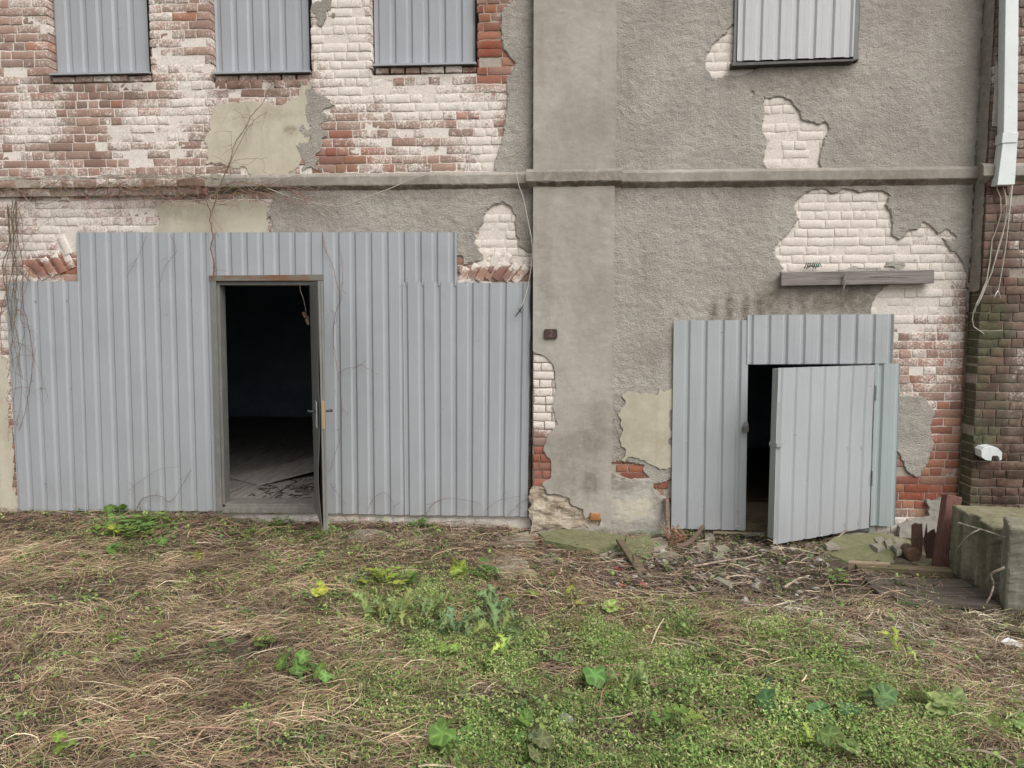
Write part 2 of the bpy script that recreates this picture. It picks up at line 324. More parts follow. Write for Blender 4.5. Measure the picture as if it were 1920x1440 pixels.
def brick_fields(x, y, z):
    px, py = toPx(x, y, z)
    j = (fbm(x, z, 3.1, 3, 3) - .5)
    w = np.clip(field(px, py, .5, WH) * .94 - .02 + j * .5, 0, 1)
    lf = (px < 900) & (py < 440); w = np.where(lf, .50 + (w - .54) * .60, w)
    r = np.asarray(x) > 3.47
    w = np.where(r, np.clip(.10 + j * .5 + .2 * (px > 1890) * (py > 380) + .22 * (py < 330), 0, .5), w)
    so = np.clip(field(px, py, .08, SHADE_SOOT), 0, 1); so = np.where(r, np.clip(.3 + (py > 350) * .25 + np.clip((py - 740) / 200, 0, .4), 0, 1), so)
    mo = np.where(r | (py > 930), np.clip(field(px, py, 0.0, MOSS) + (fbm(np.asarray(x) + np.asarray(y), z, 5, 3, 8) - .5) * .5 * (field(px, py, 0.0, MOSS) > .05), 0, 1), 0.0)
    return w, so, mo, field(px, py, .05, RED)
rng = np.random.default_rng(7)
PAL = np.array([(.37, .21, .16), (.32, .18, .14), (.39, .235, .18), (.27, .16, .125), (.41, .26, .20), (.33, .215, .17)])
PIER = np.array([(.20, .125, .10), (.17, .115, .09), (.23, .135, .11), (.18, .12, .085), (.15, .105, .085), (.25, .16, .12)])
REDP = np.array([(.36, .115, .07), (.40, .15, .085), (.30, .10, .07), (.42, .19, .11), (.33, .13, .085)])
class Bricks:
    def __init__(s): s.V = []; s.Q = []; s.C = []; s.T = []; s.n = 0
    def brick(s, x0, x1, z0, z1, yf, depth, rot=0.0, cx=None, cz=None, tint=None, jy=.0022, wmul=1.0):
        w = x1 - x0; nx = 7 if w > .16 else 5; nz = 4
        dmg = rng.random() < .05
        u = np.linspace(0, 1, nx); v = np.linspace(0, 1, nz); e = .006
        ew = .0035 / w; ez = .003 / (z1 - z0); us = np.concatenate([[0, 0, ew], u[1:-1], [1 - ew, 1, 1]]); vs_ = np.concatenate([[0, 0, ez], [.5], [1 - ez, 1, 1]])
        X, Z = np.meshgrid(x0 + w * us, z0 + (z1 - z0) * vs_)
        Y = np.full(X.shape, yf + rng.normal(0, jy) + (rng.random() * .014 if dmg else 0))
        ring1 = np.zeros(X.shape, bool); ring1[1:-1, [1, -2]] = True; ring1[[1, -2], 1:-1] = True
        ring0 = np.zeros(X.shape, bool); ring0[:, [0, -1]] = True; ring0[[0, -1], :] = True
        amp = .0011 if not dmg else .005
        Y = Y + (vnoise(X * 34, Z * 34, 11) - .5) * amp * 2
        Y[ring1] += .0008 + rng.random(ring1.sum()) * .0018
        jx = (vnoise(X * 33 + 5, Z * 33, 31) - .5) * .009; jz = (vnoise(X * 30, Z * 30 + 9, 37) - .5) * .0085
        X = X + jx; Z = Z + jz + rng.normal(0, .0008)
        Y[ring0] = yf + depth
        if rot:
            c, t = math.cos(rot), math.sin(rot); dx = X - cx; dz = Z - cz; X, Z = cx + dx * c - dz * t, cz + dx * t + dz * c
        W_, So, Mo, Re = brick_fields(X.ravel(), Y.ravel() * 0 + yf, Z.ravel())
        W_ = np.clip((W_ + rng.normal(0, .06)) * wmul, 0, 1); rr = Re.mean()
        if tint is None:
            a = (PIER if x0 > 3.47 else PAL)[rng.integers(6)]; b = REDP[rng.integers(len(REDP))]
            k = (1.0 if rng.random() < rr * .9 else rr * .3) * (.15 if x0 > 3.47 else 1)
            tint = a * (1 - k) + b * k; tint = tint * rng.uniform(.78, 1.15)
        m, n = X.shape
        idx = (np.arange(m)[:, None] * n + np.arange(n)[None, :]) + s.n
        q = np.stack([idx[:-1, :-1], idx[:-1, 1:], idx[1:, 1:], idx[1:, :-1]], -1).reshape(-1, 4)
        s.V.append(np.stack([X, Y, Z], -1).reshape(-1, 3)); s.Q.append(q); s.C.append(np.stack([W_, So, Mo], -1)); s.T.append(np.tile(tint, (m * n, 1))); s.n += m * n
    def build(s, name, parent): return npmesh(name, np.concatenate(s.V), quads=np.concatenate(s.Q), mat=M['brick'], parent=parent, col=np.concatenate(s.C), col2=np.concatenate(s.T), smooth=False)
CH = .0735
def course(B, z0, segs, yf, depth, k, skip=None):
    for xa, xb in segs:
        x = xa - (rng.random() * .2 if k % 2 else rng.random() * .06) * 1.0
        while x < xb - .02:
            L = .216 if rng.random() < (.75 if k % 2 else .3) else .106
            L += rng.normal(0, .004); a = max(x, xa); b = min(x + L, xb)
            if xb - b < .05: b = xb
            if b - a > .03 and not (skip and skip((a + b) / 2, z0 + CH / 2)):
                B.brick(a + .0042, b - .0042, z0 + .0042 + rng.normal(0, .001), z0 + CH - .0042 + rng.normal(0, .001), yf, depth)
            x = b if b == xb else x + L
# ---- outlines of the plaster coats, traced on the wall plane
P_HOLES = [
 [(1376, 45), (1355, 70), (1335, 85), (1322, 110), (1325, 130), (1340, 148), (1362, 142), (1385, 144), (1420, 130), (1420, 45)],
 [(1432, 183), (1460, 184), (1480, 190), (1497, 208), (1503, 225), (1520, 230), (1535, 235), (1545, 228), (1553, 236), (1550, 247), (1545, 262), (1540, 280), (1536, 300), (1537, 316), (1500, 314), (1470, 316), (1432, 314), (1430, 300), (1440, 270), (1430, 240), (1433, 215)],
 [(1405, 176), (1412, 172), (1414, 180), (1408, 183)],
 [(1470, 510), (1462, 490), (1453, 472), (1457, 458), (1475, 440), (1490, 425), (1497, 410), (1487, 388), (1492, 375), (1510, 362), (1540, 354), (1552, 358), (1560, 364), (1580, 356), (1600, 358), (1612, 363), (1635, 358), (1655, 360), (1664, 368), (1658, 385), (1670, 400), (1673, 420), (1667, 440), (1683, 451), (1697, 443), (1700, 434), (1720, 431), (1728, 418), (1745, 425), (1758, 438), (1775, 432), (1790, 442), (1792, 448), (1765, 446), (1775, 456), (1782, 470), (1790, 474), (1798, 486), (1806, 492), (1812, 530), (1812, 620), (1845, 640), (1845, 1100), (1630, 1100), (1630, 620), (1633, 580), (1640, 560), (1655, 538), (1690, 520), (1690, 505), (1600, 500), (1540, 512)],
 [(1144, 866), (1175, 866), (1205, 872), (1207, 884), (1216, 896), (1180, 897), (1155, 888), (1144, 880)],
 [(1222, 908), (1240, 905), (1262, 898), (1262, 950), (1248, 930), (1232, 922)]]
P_ISL = [[(1683, 740), (1735, 745), (1752, 770), (1742, 800), (1750, 830), (1735, 870), (1720, 898), (1700, 885), (1686, 850), (1676, 845), (1676, 740)],
 [(1658, 500), (1664, 489), (1690, 488), (1698, 502)], [(1768, 447), (1790, 450), (1790, 470), (1780, 466)]]
P_LEFT_UP = [(985, -200), (960, -60), (965, 0), (942, 18), (938, 45), (942, 75), (943, 95), (955, 105), (965, 120), (961, 135), (950, 148), (949, 205), (944, 235), (940, 270), (929, 300), (926, 330), (1020, 330), (1020, -200)]
P_LEFT_LO = [(520, 352), (512, 372), (508, 388), (500, 400), (512, 415), (505, 445), (870, 480), (858, 540), (862, 498), (885, 492), (912, 490), (903, 475), (893, 455), (893, 435), (905, 415), (912, 395), (925, 384), (942, 378), (956, 386), (966, 402), (968, 440), (975, 460), (990, 474), (1004, 478), (1010, 520), (1020, 520), (1020, 352)]
BEIGE = [[(398, 197), (430, 192), (470, 190), (535, 196), (560, 182), (562, 155), (590, 158), (592, 200), (583, 240), (572, 290), (560, 312), (540, 325), (545, 336), (470, 336), (462, 312), (420, 310), (388, 306), (386, 285), (396, 250)],
 [(290, 386), (330, 380), (400, 378), (505, 378), (508, 395), (500, 410), (505, 445), (280, 445), (300, 420)], [(545, 0), (555, 18), (557, 0)],
 [(0, 660), (14, 670), (18, 760), (26, 900), (36, 960), (-30, 960), (-30, 660)]]
GREYP = [[(1165, 738), (1262, 728), (1262, 876), (1225, 870), (1200, 866), (1165, 862)]]
def sheet(name, x0, x1, z0, z1, h, Ff, yf, yb, mat, parent, colf=None, bumpy=.004, amp=0.0, edge=0.0):
    nx = int((x1 - x0) / h) + 1; nz = int((z1 - z0) / h) + 1
    xs = np.linspace(x0, x1, nx + 1); zs = np.linspace(z0, z1, nz + 1)
    X, Z = np.meshgrid(xs, zs); Fv = Ff(X, Z); n = nx + 1
    idx = np.arange(X.size).reshape(X.shape)
    c = np.stack([idx[:-1, :-1], idx[:-1, 1:], idx[1:, 1:], idx[1:, :-1]], -1).reshape(-1, 4)
    fv = Fv.ravel(); ins = fv > 0; k = ins[c].sum(1)
    V = list(np.stack([X.ravel(), Z.ravel()], -1)); polys = c[k == 4].tolist(); ed = {}; rim = []
    for q in c[(k > 0) & (k < 4)]:
        poly = []; cr = []
        for a, b in zip(q, np.roll(q, -1)):
            if ins[a]: poly.append(a)
            if ins[a] != ins[b]:
                ke = (min(a, b), max(a, b))
                if ke not in ed:
                    t = fv[a] / (fv[a] - fv[b]); ed[ke] = len(V); V.append(V[a] * (1 - t) + V[b] * t)
                poly.append(ed[ke]); cr.append((ed[ke], ins[a]))
        if len(poly) > 2: polys.append(poly)
        for i, (e, out) in enumerate(cr):
            if out: rim.append((e, cr[(i + 1) % len(cr)][0]))
    V = np.array(V); Yv = yf + (fbm(V[:, 0], V[:, 1], 1.8, 3, 41) - .5) * bumpy * 2; Yv[X.size:] += edge
    if amp: r1 = V[:, 0] * .8 + V[:, 1] * .6; r2 = V[:, 1] * .8 - V[:, 0] * .6; Yv = Yv + (fbm(r1, r2, 26, 3, 43) - .5) * amp * 2.2
    n0 = len(V); bk = {}; extra = []
    for a, b in rim:
        for t in (a, b):
            if t not in bk: bk[t] = n0 + len(extra); extra.append((V[t][0], V[t][1]))
        polys.append([b, a, bk[a], bk[b]])
    A = np.column_stack([V[:, 0], Yv, V[:, 1]])
    if extra: E_ = np.array(extra); A = np.concatenate([A, np.column_stack([E_[:, 0], np.full(len(E_), yb), E_[:, 1]])])
    used = np.unique(np.concatenate([np.array(p) for p in polys])); mp = np.full(len(A), -1); mp[used] = np.arange(len(used)); A = A[used]
    polys = [[int(mp[i]) for i in p] for p in polys]
    col = colf(A[:, 0], A[:, 1], A[:, 2]) if colf else np.zeros((len(A), 3))
    o = npmesh(name, A, polys=polys, mat=mat, parent=parent, col=col)
    if mat is M['mortar']: pass
    return o
def edge_noise(X, Z, a=.03): return (fbm(X, Z, 9, 3, 21) - .5) * a + (fbm(X, Z, 38, 2, 23) - .5) * a * .8
POLY = dict(holes=[wp(p) for p in P_HOLES], isl=[wp(p) for p in P_ISL], lu=wp(P_LEFT_UP), ll=wp(P_LEFT_LO), be=[wp(p) for p in BEIGE], gr=[wp(p) for p in GREYP])
def F_rough(X, Z):
    f = sdbox(X, Z, PX1 - .03, XR - .01, -.05, ZT)
    for h in POLY['holes']: f = np.minimum(f, -sdpoly(X, Z, h))
    for h in POLY['isl']: f = np.maximum(f, sdpoly(X, Z, h))
    f = np.maximum(f, np.minimum(sdpoly(X, Z, POLY['lu']), sdbox(X, Z, -2, PX0 + .02, 2.9, ZT)))
    f = np.maximum(f, np.minimum(sdpoly(X, Z, POLY['ll']), sdbox(X, Z, -6, PX0 + .02, 2.05, 2.99)))
    f = f + edge_noise(X, Z)
    f = np.maximum(f, sdbox(X, Z, -.30, PX0 + .02, 2.95, ZT))
    w = OPEN['w4']; f = np.minimum(f, -sdbox(X, Z, w[0] - .01, w[1] + .01, w[2], w[3]))
    w = OPEN['d2']; f = np.minimum(f, -sdbox(X, Z, w[0], w[1], -.3, w[3]))
    return f
def F_wall(X, Z):
    f = sdbox(X, Z, XL, XR + .02, ZB, ZT)
    for w in OPEN.values(): f = np.minimum(f, -sdbox(X, Z, w[0] - .02, w[1] + .02, w[2] - .012, w[3]))
    return f
def col_mortar(x, y, z):
    w, so, mo, re = brick_fields(x, y, z); return np.stack([np.clip(w + .30 * (w > .3) + .05, 0, 1), so * .8, mo], -1)
sheet('mortar', XL - .1, XR + .1, ZB - .1, ZT + .1, .035, F_wall, .0058, .34, M['mortar'], bld, col_mortar, .0015, .0015)
mv = bpy.data.objects['mortar'].data; mco = np.empty(len(mv.vertices) * 3, np.float32); mv.vertices.foreach_get('co', mco); mco = mco.reshape(-1, 3)
fr_ = mco[:, 1] < .05; wf_ = np.clip(brick_fields(mco[:, 0], mco[:, 1] * 0, mco[:, 2])[0], 0, 1); mco[:, 1] = np.where(fr_, mco[:, 1] - .0005 - .0035 * wf_, mco[:, 1]); mv.vertices.foreach_set('co', mco.ravel()); mv.update()
# bricks of the long wall
B = Bricks(); nrow = int((ZT - ZB) / CH)
def skip_main(x, z):
    for a in HID:
        if a[0] < x < a[1] and a[2] < z < a[3]: return True
    if PX0 < x < PX1: return True
    if -.06 < z - .0 and F1(x, z) > .12: return True
    return False
_gx = np.arange(XL, XR + .05, .05); _gz = np.arange(ZB, ZT + .05, .05); _GX, _GZ = np.meshgrid(_gx, _gz); _GF = F_rough(_GX, _GZ)
def F1(x, z): return _GF[min(max(int(round((z - ZB) / .05)), 0), len(_gz) - 1), min(max(int(round((x - XL) / .05)), 0), len(_gx) - 1)]
for k in range(nrow):
    z0 = ZB + k * CH; zm = z0 + CH / 2; segs = [(XL, XR)]
    for w in OPEN.values():
        if w[2] < zm < w[3]:
            ns = []
            for a, b in segs:
                if w[1] <= a or w[0] >= b: ns.append((a, b))
                else:
                    if w[0] > a: ns.append((a, w[0]))
                    if w[1] < b: ns.append((w[1], b))
            segs = ns
    course(B, z0, segs, 0.0, .125, k, skip_main)
# relieving arch ends on both sides of the boarding: tilted bricks, two rings
for (px, py, ang) in [(868, 522, 68), (886, 515, 66), (905, 512, 62), (922, 508, 58), (940, 510, 54), (958, 513, 50), (976, 517, 47), (905, 492, 64), (925, 494, 58), (945, 495, 54),
                      (128, 488, 112), (110, 497, 118), (92, 503, 122), (73, 510, 127), (55, 517, 132), (122, 462, 112)]:
    c = W(px, py - 2); t = [(.40, .17, .10), (.34, .15, .10), (.42, .22, .15), (.30, .15, .12)][rng.integers(4)]
    B.brick(c.x - .092, c.x + .092, c.z - .033, c.z + .033, -.010, .05, R(ang), c.x, c.z, tint=np.array(t), wmul=1.7)
B.build('wall_bricks', bld)
def col_rough(x, y, z):
    px, py = toPx(x, y, z)
    li = field(px, py, .0, [(1240, 640, 40, 60, .15), (1420, 560, 30, 20, .1)])
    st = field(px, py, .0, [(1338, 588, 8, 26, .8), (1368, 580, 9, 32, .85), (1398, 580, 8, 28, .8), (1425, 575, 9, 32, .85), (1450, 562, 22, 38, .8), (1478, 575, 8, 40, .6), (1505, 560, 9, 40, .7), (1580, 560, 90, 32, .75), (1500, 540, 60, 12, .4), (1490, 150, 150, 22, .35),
        (1845, 200, 14, 300, .55), (1838, 450, 14, 120, .5), (1160, 900, 30, 60, .3), (1500, 362, 500, 14, .25), (760, 366, 330, 12, .3), (1003, 200, 8, 300, .6), (985, 480, 25, 60, .4), (1170, 800, 25, 60, .25)])  # long flat bands: shade painted under the string course; tall bands darken corners
    mo = field(px, py, .0, [(1830, 620, 12, 60, .5), (1400, 1000, 500, 25, .35)])
    return np.stack([li, st, mo], -1)
sheet('rough_plaster', -3.2, XR + .02, -.2, ZT + .05, .0155, F_rough, -.0165, .004, M['rough'], bld, col_rough, .004, .005, .0075)
def F_beige(X, Z, p):
    f = sdpoly(X, Z, p)
    f = f + edge_noise(X, Z, .07)
    for k_ in ('w1', 'w2'): f = np.minimum(f, -sdbox(X, Z, *OPEN[k_]))
    return f
for p_ in (POLY['be'][0], POLY['be'][1], POLY['be'][3]):
    xs_ = [a for a, _ in p_]; zs_ = [b_ for _, b_ in p_]
    sheet('beige_plaster', max(min(xs_), -5.6) - .1, max(xs_) + .1, min(zs_) - .1, max(zs_) + .1, .02, lambda X, Z, p_=p_: F_beige(X, Z, p_), -.007, .006, M['beige'], bld, lambda x, y, z: np.stack([x * 0, field(*toPx(x, y, z), .0, [(440, 215, 60, 30, .25), (545, 245, 14, 10, .8), (350, 400, 40, 20, .3), (520, 215, 40, 12, .25)]), x * 0], -1), .003)
for p_, sd__ in (([(572, 165), (596, 160), (612, 200), (606, 260), (596, 310), (560, 330), (566, 290), (578, 240)], 3), ([(584, -12), (614, -12), (613, 40), (603, 44), (590, 22)], 4)):
    q_ = wp(p_); xs_ = [a for a, _ in q_]; zs_ = [b_ for _, b_ in q_]
    sheet('plaster_remnants', min(xs_) - .1, max(xs_) + .1, min(zs_) - .1, max(zs_) + .1, .015, lambda X, Z, q_=q_: np.minimum(sdpoly(X, Z, q_) + (fbm(X, Z, 16, 4, 177) - .52) * .30, np.minimum(np.maximum(OPEN['w2'][0] - X, X - OPEN['w2'][1]) - .004 + 0 * Z, 1) * (Z > OPEN['w2'][2]) + (Z <= OPEN['w2'][2]) * 1.0), -.0085, .004, M['rough'], bld, lambda x, y, z: np.stack([x * 0, x * 0 + .2, x * 0], -1), .001)
def F_gr(X, Z):
    f = np.full(X.shape, -1.0)
    for p in POLY['gr']: f = np.maximum(f, sdpoly(X, Z, p))
    return f + (fbm(X, Z, 12, 5, 77) - .5) * .16 - .01
sheet('bare_undercoat', .4, 1.2, .2, 1.5, .018, F_gr, -.027, -.01, M['beige'], bld, lambda x, y, z: np.stack([x * 0, x * 0 + .12, x * 0], -1), .002)
# cement skirt at the foot between pilaster and small door, and bottom right corner
SKP = [wp([(1130, 896), (1175, 902), (1222, 900), (1228, 925), (1250, 940), (1256, 1030), (1130, 1030)], -.04), wp([(1683, 1030), (1683, 985), (1700, 975), (1740, 965), (1735, 938), (1768, 935), (1764, 990), (1770, 1040)])]
SK_COL = lambda x, y, z: np.stack([field(*toPx(x, y, z), .1, [(1180, 960, 60, 40, .55)]), field(*toPx(x, y, z), .0, [(1170, 910, 50, 14, .5), (1235, 930, 14, 30, .4), (1190, 985, 50, 10, .3)]), field(*toPx(x, y, z), .0, [(1180, 1005, 90, 14, .6)])], -1)
for p_, xa_, xb_ in ((SKP[0], .3, 1.2), (SKP[1], 2.7, 3.5)): sheet('cement_skirt', xa_, xb_, -.35, .4, .02, lambda X, Z, p_=p_: sdpoly(X, Z, p_) + edge_noise(X, Z, .04), -.045, .004, M['grey'], bld, SK_COL, .012, .004)
# ---- middle pilaster: rendered faces with bricks where the render fell off
PB = wp([(1000, 658), (1022, 666), (1040, 690), (1044, 730), (1037, 760), (1046, 795), (1026, 818), (1018, 845), (1034, 862), (1034, 895), (1016, 905), (980, 905), (980, 658)], -.10)
PB2 = wp([(980, 907), (1018, 906), (1024, 925), (1050, 928), (1066, 932), (1072, 945), (1092, 955), (1096, 972), (1118, 960), (1128, 975), (1122, 985), (1100, 990), (1065, 992), (1000, 1000), (980, 1010)], -.10)
CHIPS = [wp([(1140, 690), (1150, 692), (1152, 728), (1141, 722)], -.10), wp([(1136, 590), (1150, 584), (1152, 605), (1146, 600)], -.10)]
def F_pil(X, Z):
    f = sdbox(X, Z, PX0, PX1, -.30, ZT)
    g = np.minimum(-sdpoly(X, Z, PB), -sdpoly(X, Z, PB2)) + edge_noise(X, Z, .03)
    return np.minimum(f, g)
def col_pil(x, y, z):
    px, py = toPx(x, y, z)
    return np.stack([field(px, py, .03, [(1140, 200, 14, 130, .30), (1100, 960, 50, 60, .35), (1180, 950, 60, 60, .4), (1085, 100, 50, 60, .12)]),
        field(px, py, .0, [(1105, 830, 32, 32, .55), (1080, 880, 60, 60, .30), (1020, 500, 14, 160, .2), (1130, 420, 18, 60, .2), (1110, 905, 16, 22, .7), (1120, 780, 26, 40, .35), (1060, 870, 30, 20, .2), (1090, 545, 40, 20, .12), (1036, 626, 24, 18, .18), (1075, 335, 80, 6, .4), (1010, 930, 20, 14, .4)]),
        field(px, py, .0, [(1100, 1000, 120, 14, .6)])], -1)
sheet('pilaster_render', PX0 - .05, PX1 + .05, -.35, ZT + .05, .02, F_pil, -.105, -.075, M['smooth'], bld, col_pil, .004, .002)
pm = MB(); pm.box(PX0 + .0, PX1 - .001, -.078, .01, ZB, ZT); o_ = pm.build('pilaster_core', M['mortar'], bld)
o_.data.color_attributes.remove(o_.data.color_attributes['Col'])
pv = np.array([(PX0, -.10, ZB), (PX0, .01, ZB), (PX0, .01, ZT), (PX0, -.10, ZT), (PX1, -.10, ZB), (PX1, .01, ZB), (PX1, .01, ZT), (PX1, -.10, ZT)])
npmesh('pilaster_side', pv, polys=[(0, 1, 2, 3), (4, 5, 6, 7)], mat=M['smooth'], parent=bld, col=np.zeros((8, 3)))
Bp = Bricks()
for k in range(24):
    z0 = -.25 + k * CH
    if z0 > .22: course(Bp, z0, [(PX0 + .002, PX0 + .42)], -.090, .06, k)
for k in range(0): # rotten bulging foot: broken rubble and bricks
    c = W(1003 + rng.random() * 75, 925 + rng.random() * 65, -.1)
    Bp.brick(c.x - .07, c.x + .07, c.z - .03, c.z + .03, -.108 - rng.random() * .02, .06, R(rng.normal(-6, 12)), c.x, c.z)
Bl = Bricks(); c = W(1116, 969, -.12); Bl.brick(c.x - .045, c.x + .045, c.z - .032, c.z + .032, -.125, .05, R(-2), c.x, c.z, tint=np.array((.42, .2, .07)), wmul=.1)
Bl.build('loose_brick', bld); Bp.build('pilaster_bricks', bld)
def F_foot(X, Z): return np.minimum(sdpoly(X, Z, PB2), sdbox(X, Z, PX0 - .03, .5, -.3, .5)) + (fbm(X, Z, 18, 4, 91) - .5) * .09 - .012
ft = sheet('crumbling_foot', -.4, .5, -.3, .4, .012, F_foot, -.100, -.06, M['foot'], bld, lambda x, y, z: np.stack([x * 0 + .35, (fbm(x, z, 20, 3, 5) > .6) * .5, x * 0], -1), .01, 0)
for v in ft.data.vertices:
    if v.co.y < -.07: v.co.y += float((fbm(v.co.x, v.co.z * 2.2, 7, 4, 95) - .5) * .055)
# ---- string course: rendered fascia with a chamfered underside; bare bricks on the far left
def moulding(name, xa, xb, yoff, mat, broken=0.0, colr=(0, .1, 0), seed=0, zo=0.0):
    n = max(2, int((xb - xa) / .03)); prof = [(0.0, 3.025), (-.036, 3.008), (-.050, 2.990), (-.052, 2.918), (-.046, 2.908), (0.0, 2.862)]
    xs = np.linspace(xa, xb, n + 1); V = []; C = []
    for x in xs:
        nz = (fbm(x, 0, 5, 3, seed) - .5)
        for j, (yy, zz) in enumerate(prof):
            a = (fbm(x, zz * 3 + j, 9, 4, seed + 2) - .5) * (.007 + .02 * broken)
            V.append((x, yoff + (yy + (abs(a) if yy else 0)) * (1 if yy == 0 else 1), zz + zo + nz * .006 + (a * .6 if 0 < j < 5 else 0)))
            C.append((colr[0], colr[1] + .22 + (.45 if j >= 4 else 0) + .5 * float(fbm(x, 1, 1.5, 3, seed) - .5), colr[2]))  # underside darkened: ledge shade painted in through the stain channel
    m = len(prof); q = [(i * m + j, i * m + j + 1, (i + 1) * m + j + 1, (i + 1) * m + j) for i in range(n) for j in range(m - 1)]
    q += [tuple(range(m)), tuple(n * m + j for j in range(m))[::-1]]
    return npmesh(name, np.array(V), polys=q, mat=mat, parent=bld, col=np.array(C))
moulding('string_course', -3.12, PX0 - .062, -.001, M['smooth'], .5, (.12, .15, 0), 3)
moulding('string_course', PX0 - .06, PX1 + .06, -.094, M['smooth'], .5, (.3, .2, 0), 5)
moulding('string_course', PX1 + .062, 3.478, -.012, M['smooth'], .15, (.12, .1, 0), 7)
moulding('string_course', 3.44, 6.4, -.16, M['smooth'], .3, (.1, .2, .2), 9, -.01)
Bc = Bricks()
Bc_j = Bc.brick; Bc.brick = lambda *a, **k: Bc_j(*a, **{**k, 'jy': .009})
course(Bc, 2.845, [(XL, -3.12)], -.030, .06, 1); course(Bc, 2.918, [(XL, -3.12)], -.058, .09, 0); 
for i in range(10): pass
Bc.build('string_course_bricks', bld)
mc = MB(); mc.box(XL, -3.12, -.052, .005, 2.925, 2.995); mc.box(XL, -3.12, -.022, .005, 2.85, 2.924)
mo_ = mc.build('string_course_mortar', M['mortar'], bld); mo_.data.color_attributes.remove(mo_.data.color_attributes['Col'])
sheet('string_course_cap', XL, -2.9, 2.985, 3.08, .02, lambda X, Z: sdbox(X, Z, XL, -3.0, 2.992, 3.022) + (fbm(X, Z, 7, 4, 55) - .47) * .05, -.05, .0, M['grey'], bld, lambda x, y, z: np.stack([x * 0 + .4, x * 0 + .3, x * 0], -1), .01, .01)
# ---- right pilaster of bare mossy brick, standing forward
YR = -.17
Br = Bricks()
for k in range(nrow):
    z0 = ZB + k * CH + .02
    course(Br, z0, [(3.492, 6.4)], YR, .20, k)
Br.build('corner_pier_bricks', bld)
mm = MB(); mm.box(3.50, 6.39, YR + .010, .1, ZB, ZT); q_ = mm.build('corner_pier_mortar', M['mortar'], bld)
q_.data.color_attributes.remove(q_.data.color_attributes['Col'])
a_ = q_.data.color_attributes.new('Col', 'FLOAT_COLOR', 'POINT'); a_.data.foreach_set('color', np.tile([.2, .45, .3, 1], len(q_.data.vertices)).astype(np.float32))
def F_ps(X, Z): return sdbox(X, Z, 3.483, 3.60, W(1830, 560).z, ZT) 
side = sheet('corner_pier_side_render', -.172, -.01, 1.9, 5.6, .02, lambda X, Z: sdbox(X, Z, -.168, -.02, 1.98 , 5.5) + edge_noise(X, Z, .03), 0, 0, M['rough'], bld, lambda x, y, z: np.stack([x * 0, x * 0 + .35, x * 0], -1))
for v in side.data.vertices: x, y, z = v.co; v.co = (3.478 + y * .5, x, z)
sheet('grey_patch', 3.5, 3.8, 3.2, 4.2, .02, lambda X, Z: sdpoly(X, Z, wp([(1857, 115), (1880, 120), (1880, 238), (1850, 235), (1852, 170)], YR)) + edge_noise(X, Z, .02), YR - .012, YR, M['grey'], bld, lambda x, y, z: np.stack([x * 0, x * 0 + .35, x * 0], -1))
# ================================================================== window covers and cladding
def corr(name, TL, TR, BR, BL, mat, parent, pitch=.146, depth=.0155, phase=.0, flip=False, rows=10, warp=.002, seed=1, a=.085, s=.017, wavy=0.0):
    TL, TR, BR, BL = map(Vector, (TL, TR, BR, BL)); Wd = (TR - TL).length; hv = (TL - BL).normalized(); n = (TR - TL).cross(hv).normalized()
    if not flip: n = n if n.y < 0 else -n
    pr = [(0, 1), (a * .48, 1), (a * .5, .93), (a * .52, 1), (a, 1), (a + s, 0), (pitch - s, 0), (pitch, 1)]
    S = [0.0]; D = []
    us = []
    k = -1
    while (k * pitch + phase) < Wd + pitch:
        for u, d in pr[:-1]: us.append((k * pitch + phase + u, d))
        k += 1
    P = [(u, d) for u, d in us if 0 < u < Wd]
    def val(u):
        for (u0, d0), (u1, d1) in zip(us[:-1], us[1:]):
            if u0 <= u <= u1: return d0 + (d1 - d0) * (u - u0) / max(u1 - u0, 1e-9)
        return 1
    P = [(0, val(0))] + P + [(Wd, val(Wd))]; V = []; rr = random.Random(seed); m = len(P)
    for i in range(rows + 1):
        t = i / rows
        for u, d in P:
            q = (TL + (TR - TL) * (u / Wd)) * (1 - t) + (BL + (BR - BL) * (u / Wd)) * t
            wv = (float(vnoise(u * 2.5 + seed * 7, t * 3, seed)) - .5) * warp * 3
            if wavy and i == rows: q = q - hv * (wavy * (u / Wd))
            V.append(q + n * (d * depth + wv))
    q = [(i * m + j, (i + 1) * m + j, (i + 1) * m + j + 1, i * m + j + 1) for i in range(rows) for j in range(m - 1)]
    o = npmesh(name, [tuple(v) for v in V], polys=q, mat=mat, parent=parent)
    md = o.modifiers.new('thickness', 'SOLIDIFY'); md.thickness = .0016; md.offset = -1
    # screw heads
    return o
SCR = None
def screw_row(xs, zs, y, mat):
    global SCR
    r_ = random.Random(3)
    for z in zs:
        for x in xs:
            if SCR is None:
                b = MB(); b.tube([Vector((0, 0, 0)), Vector((0, -.004, 0))], .0075, 6); SCR = b.build('screw', mat, bld)
                o = SCR
            else:
                o = SCR.copy(); scene.collection.objects.link(o); o.parent = bld
            o.location = (x + r_.uniform(-.006, .006), y, z + r_.uniform(-.008, .008))
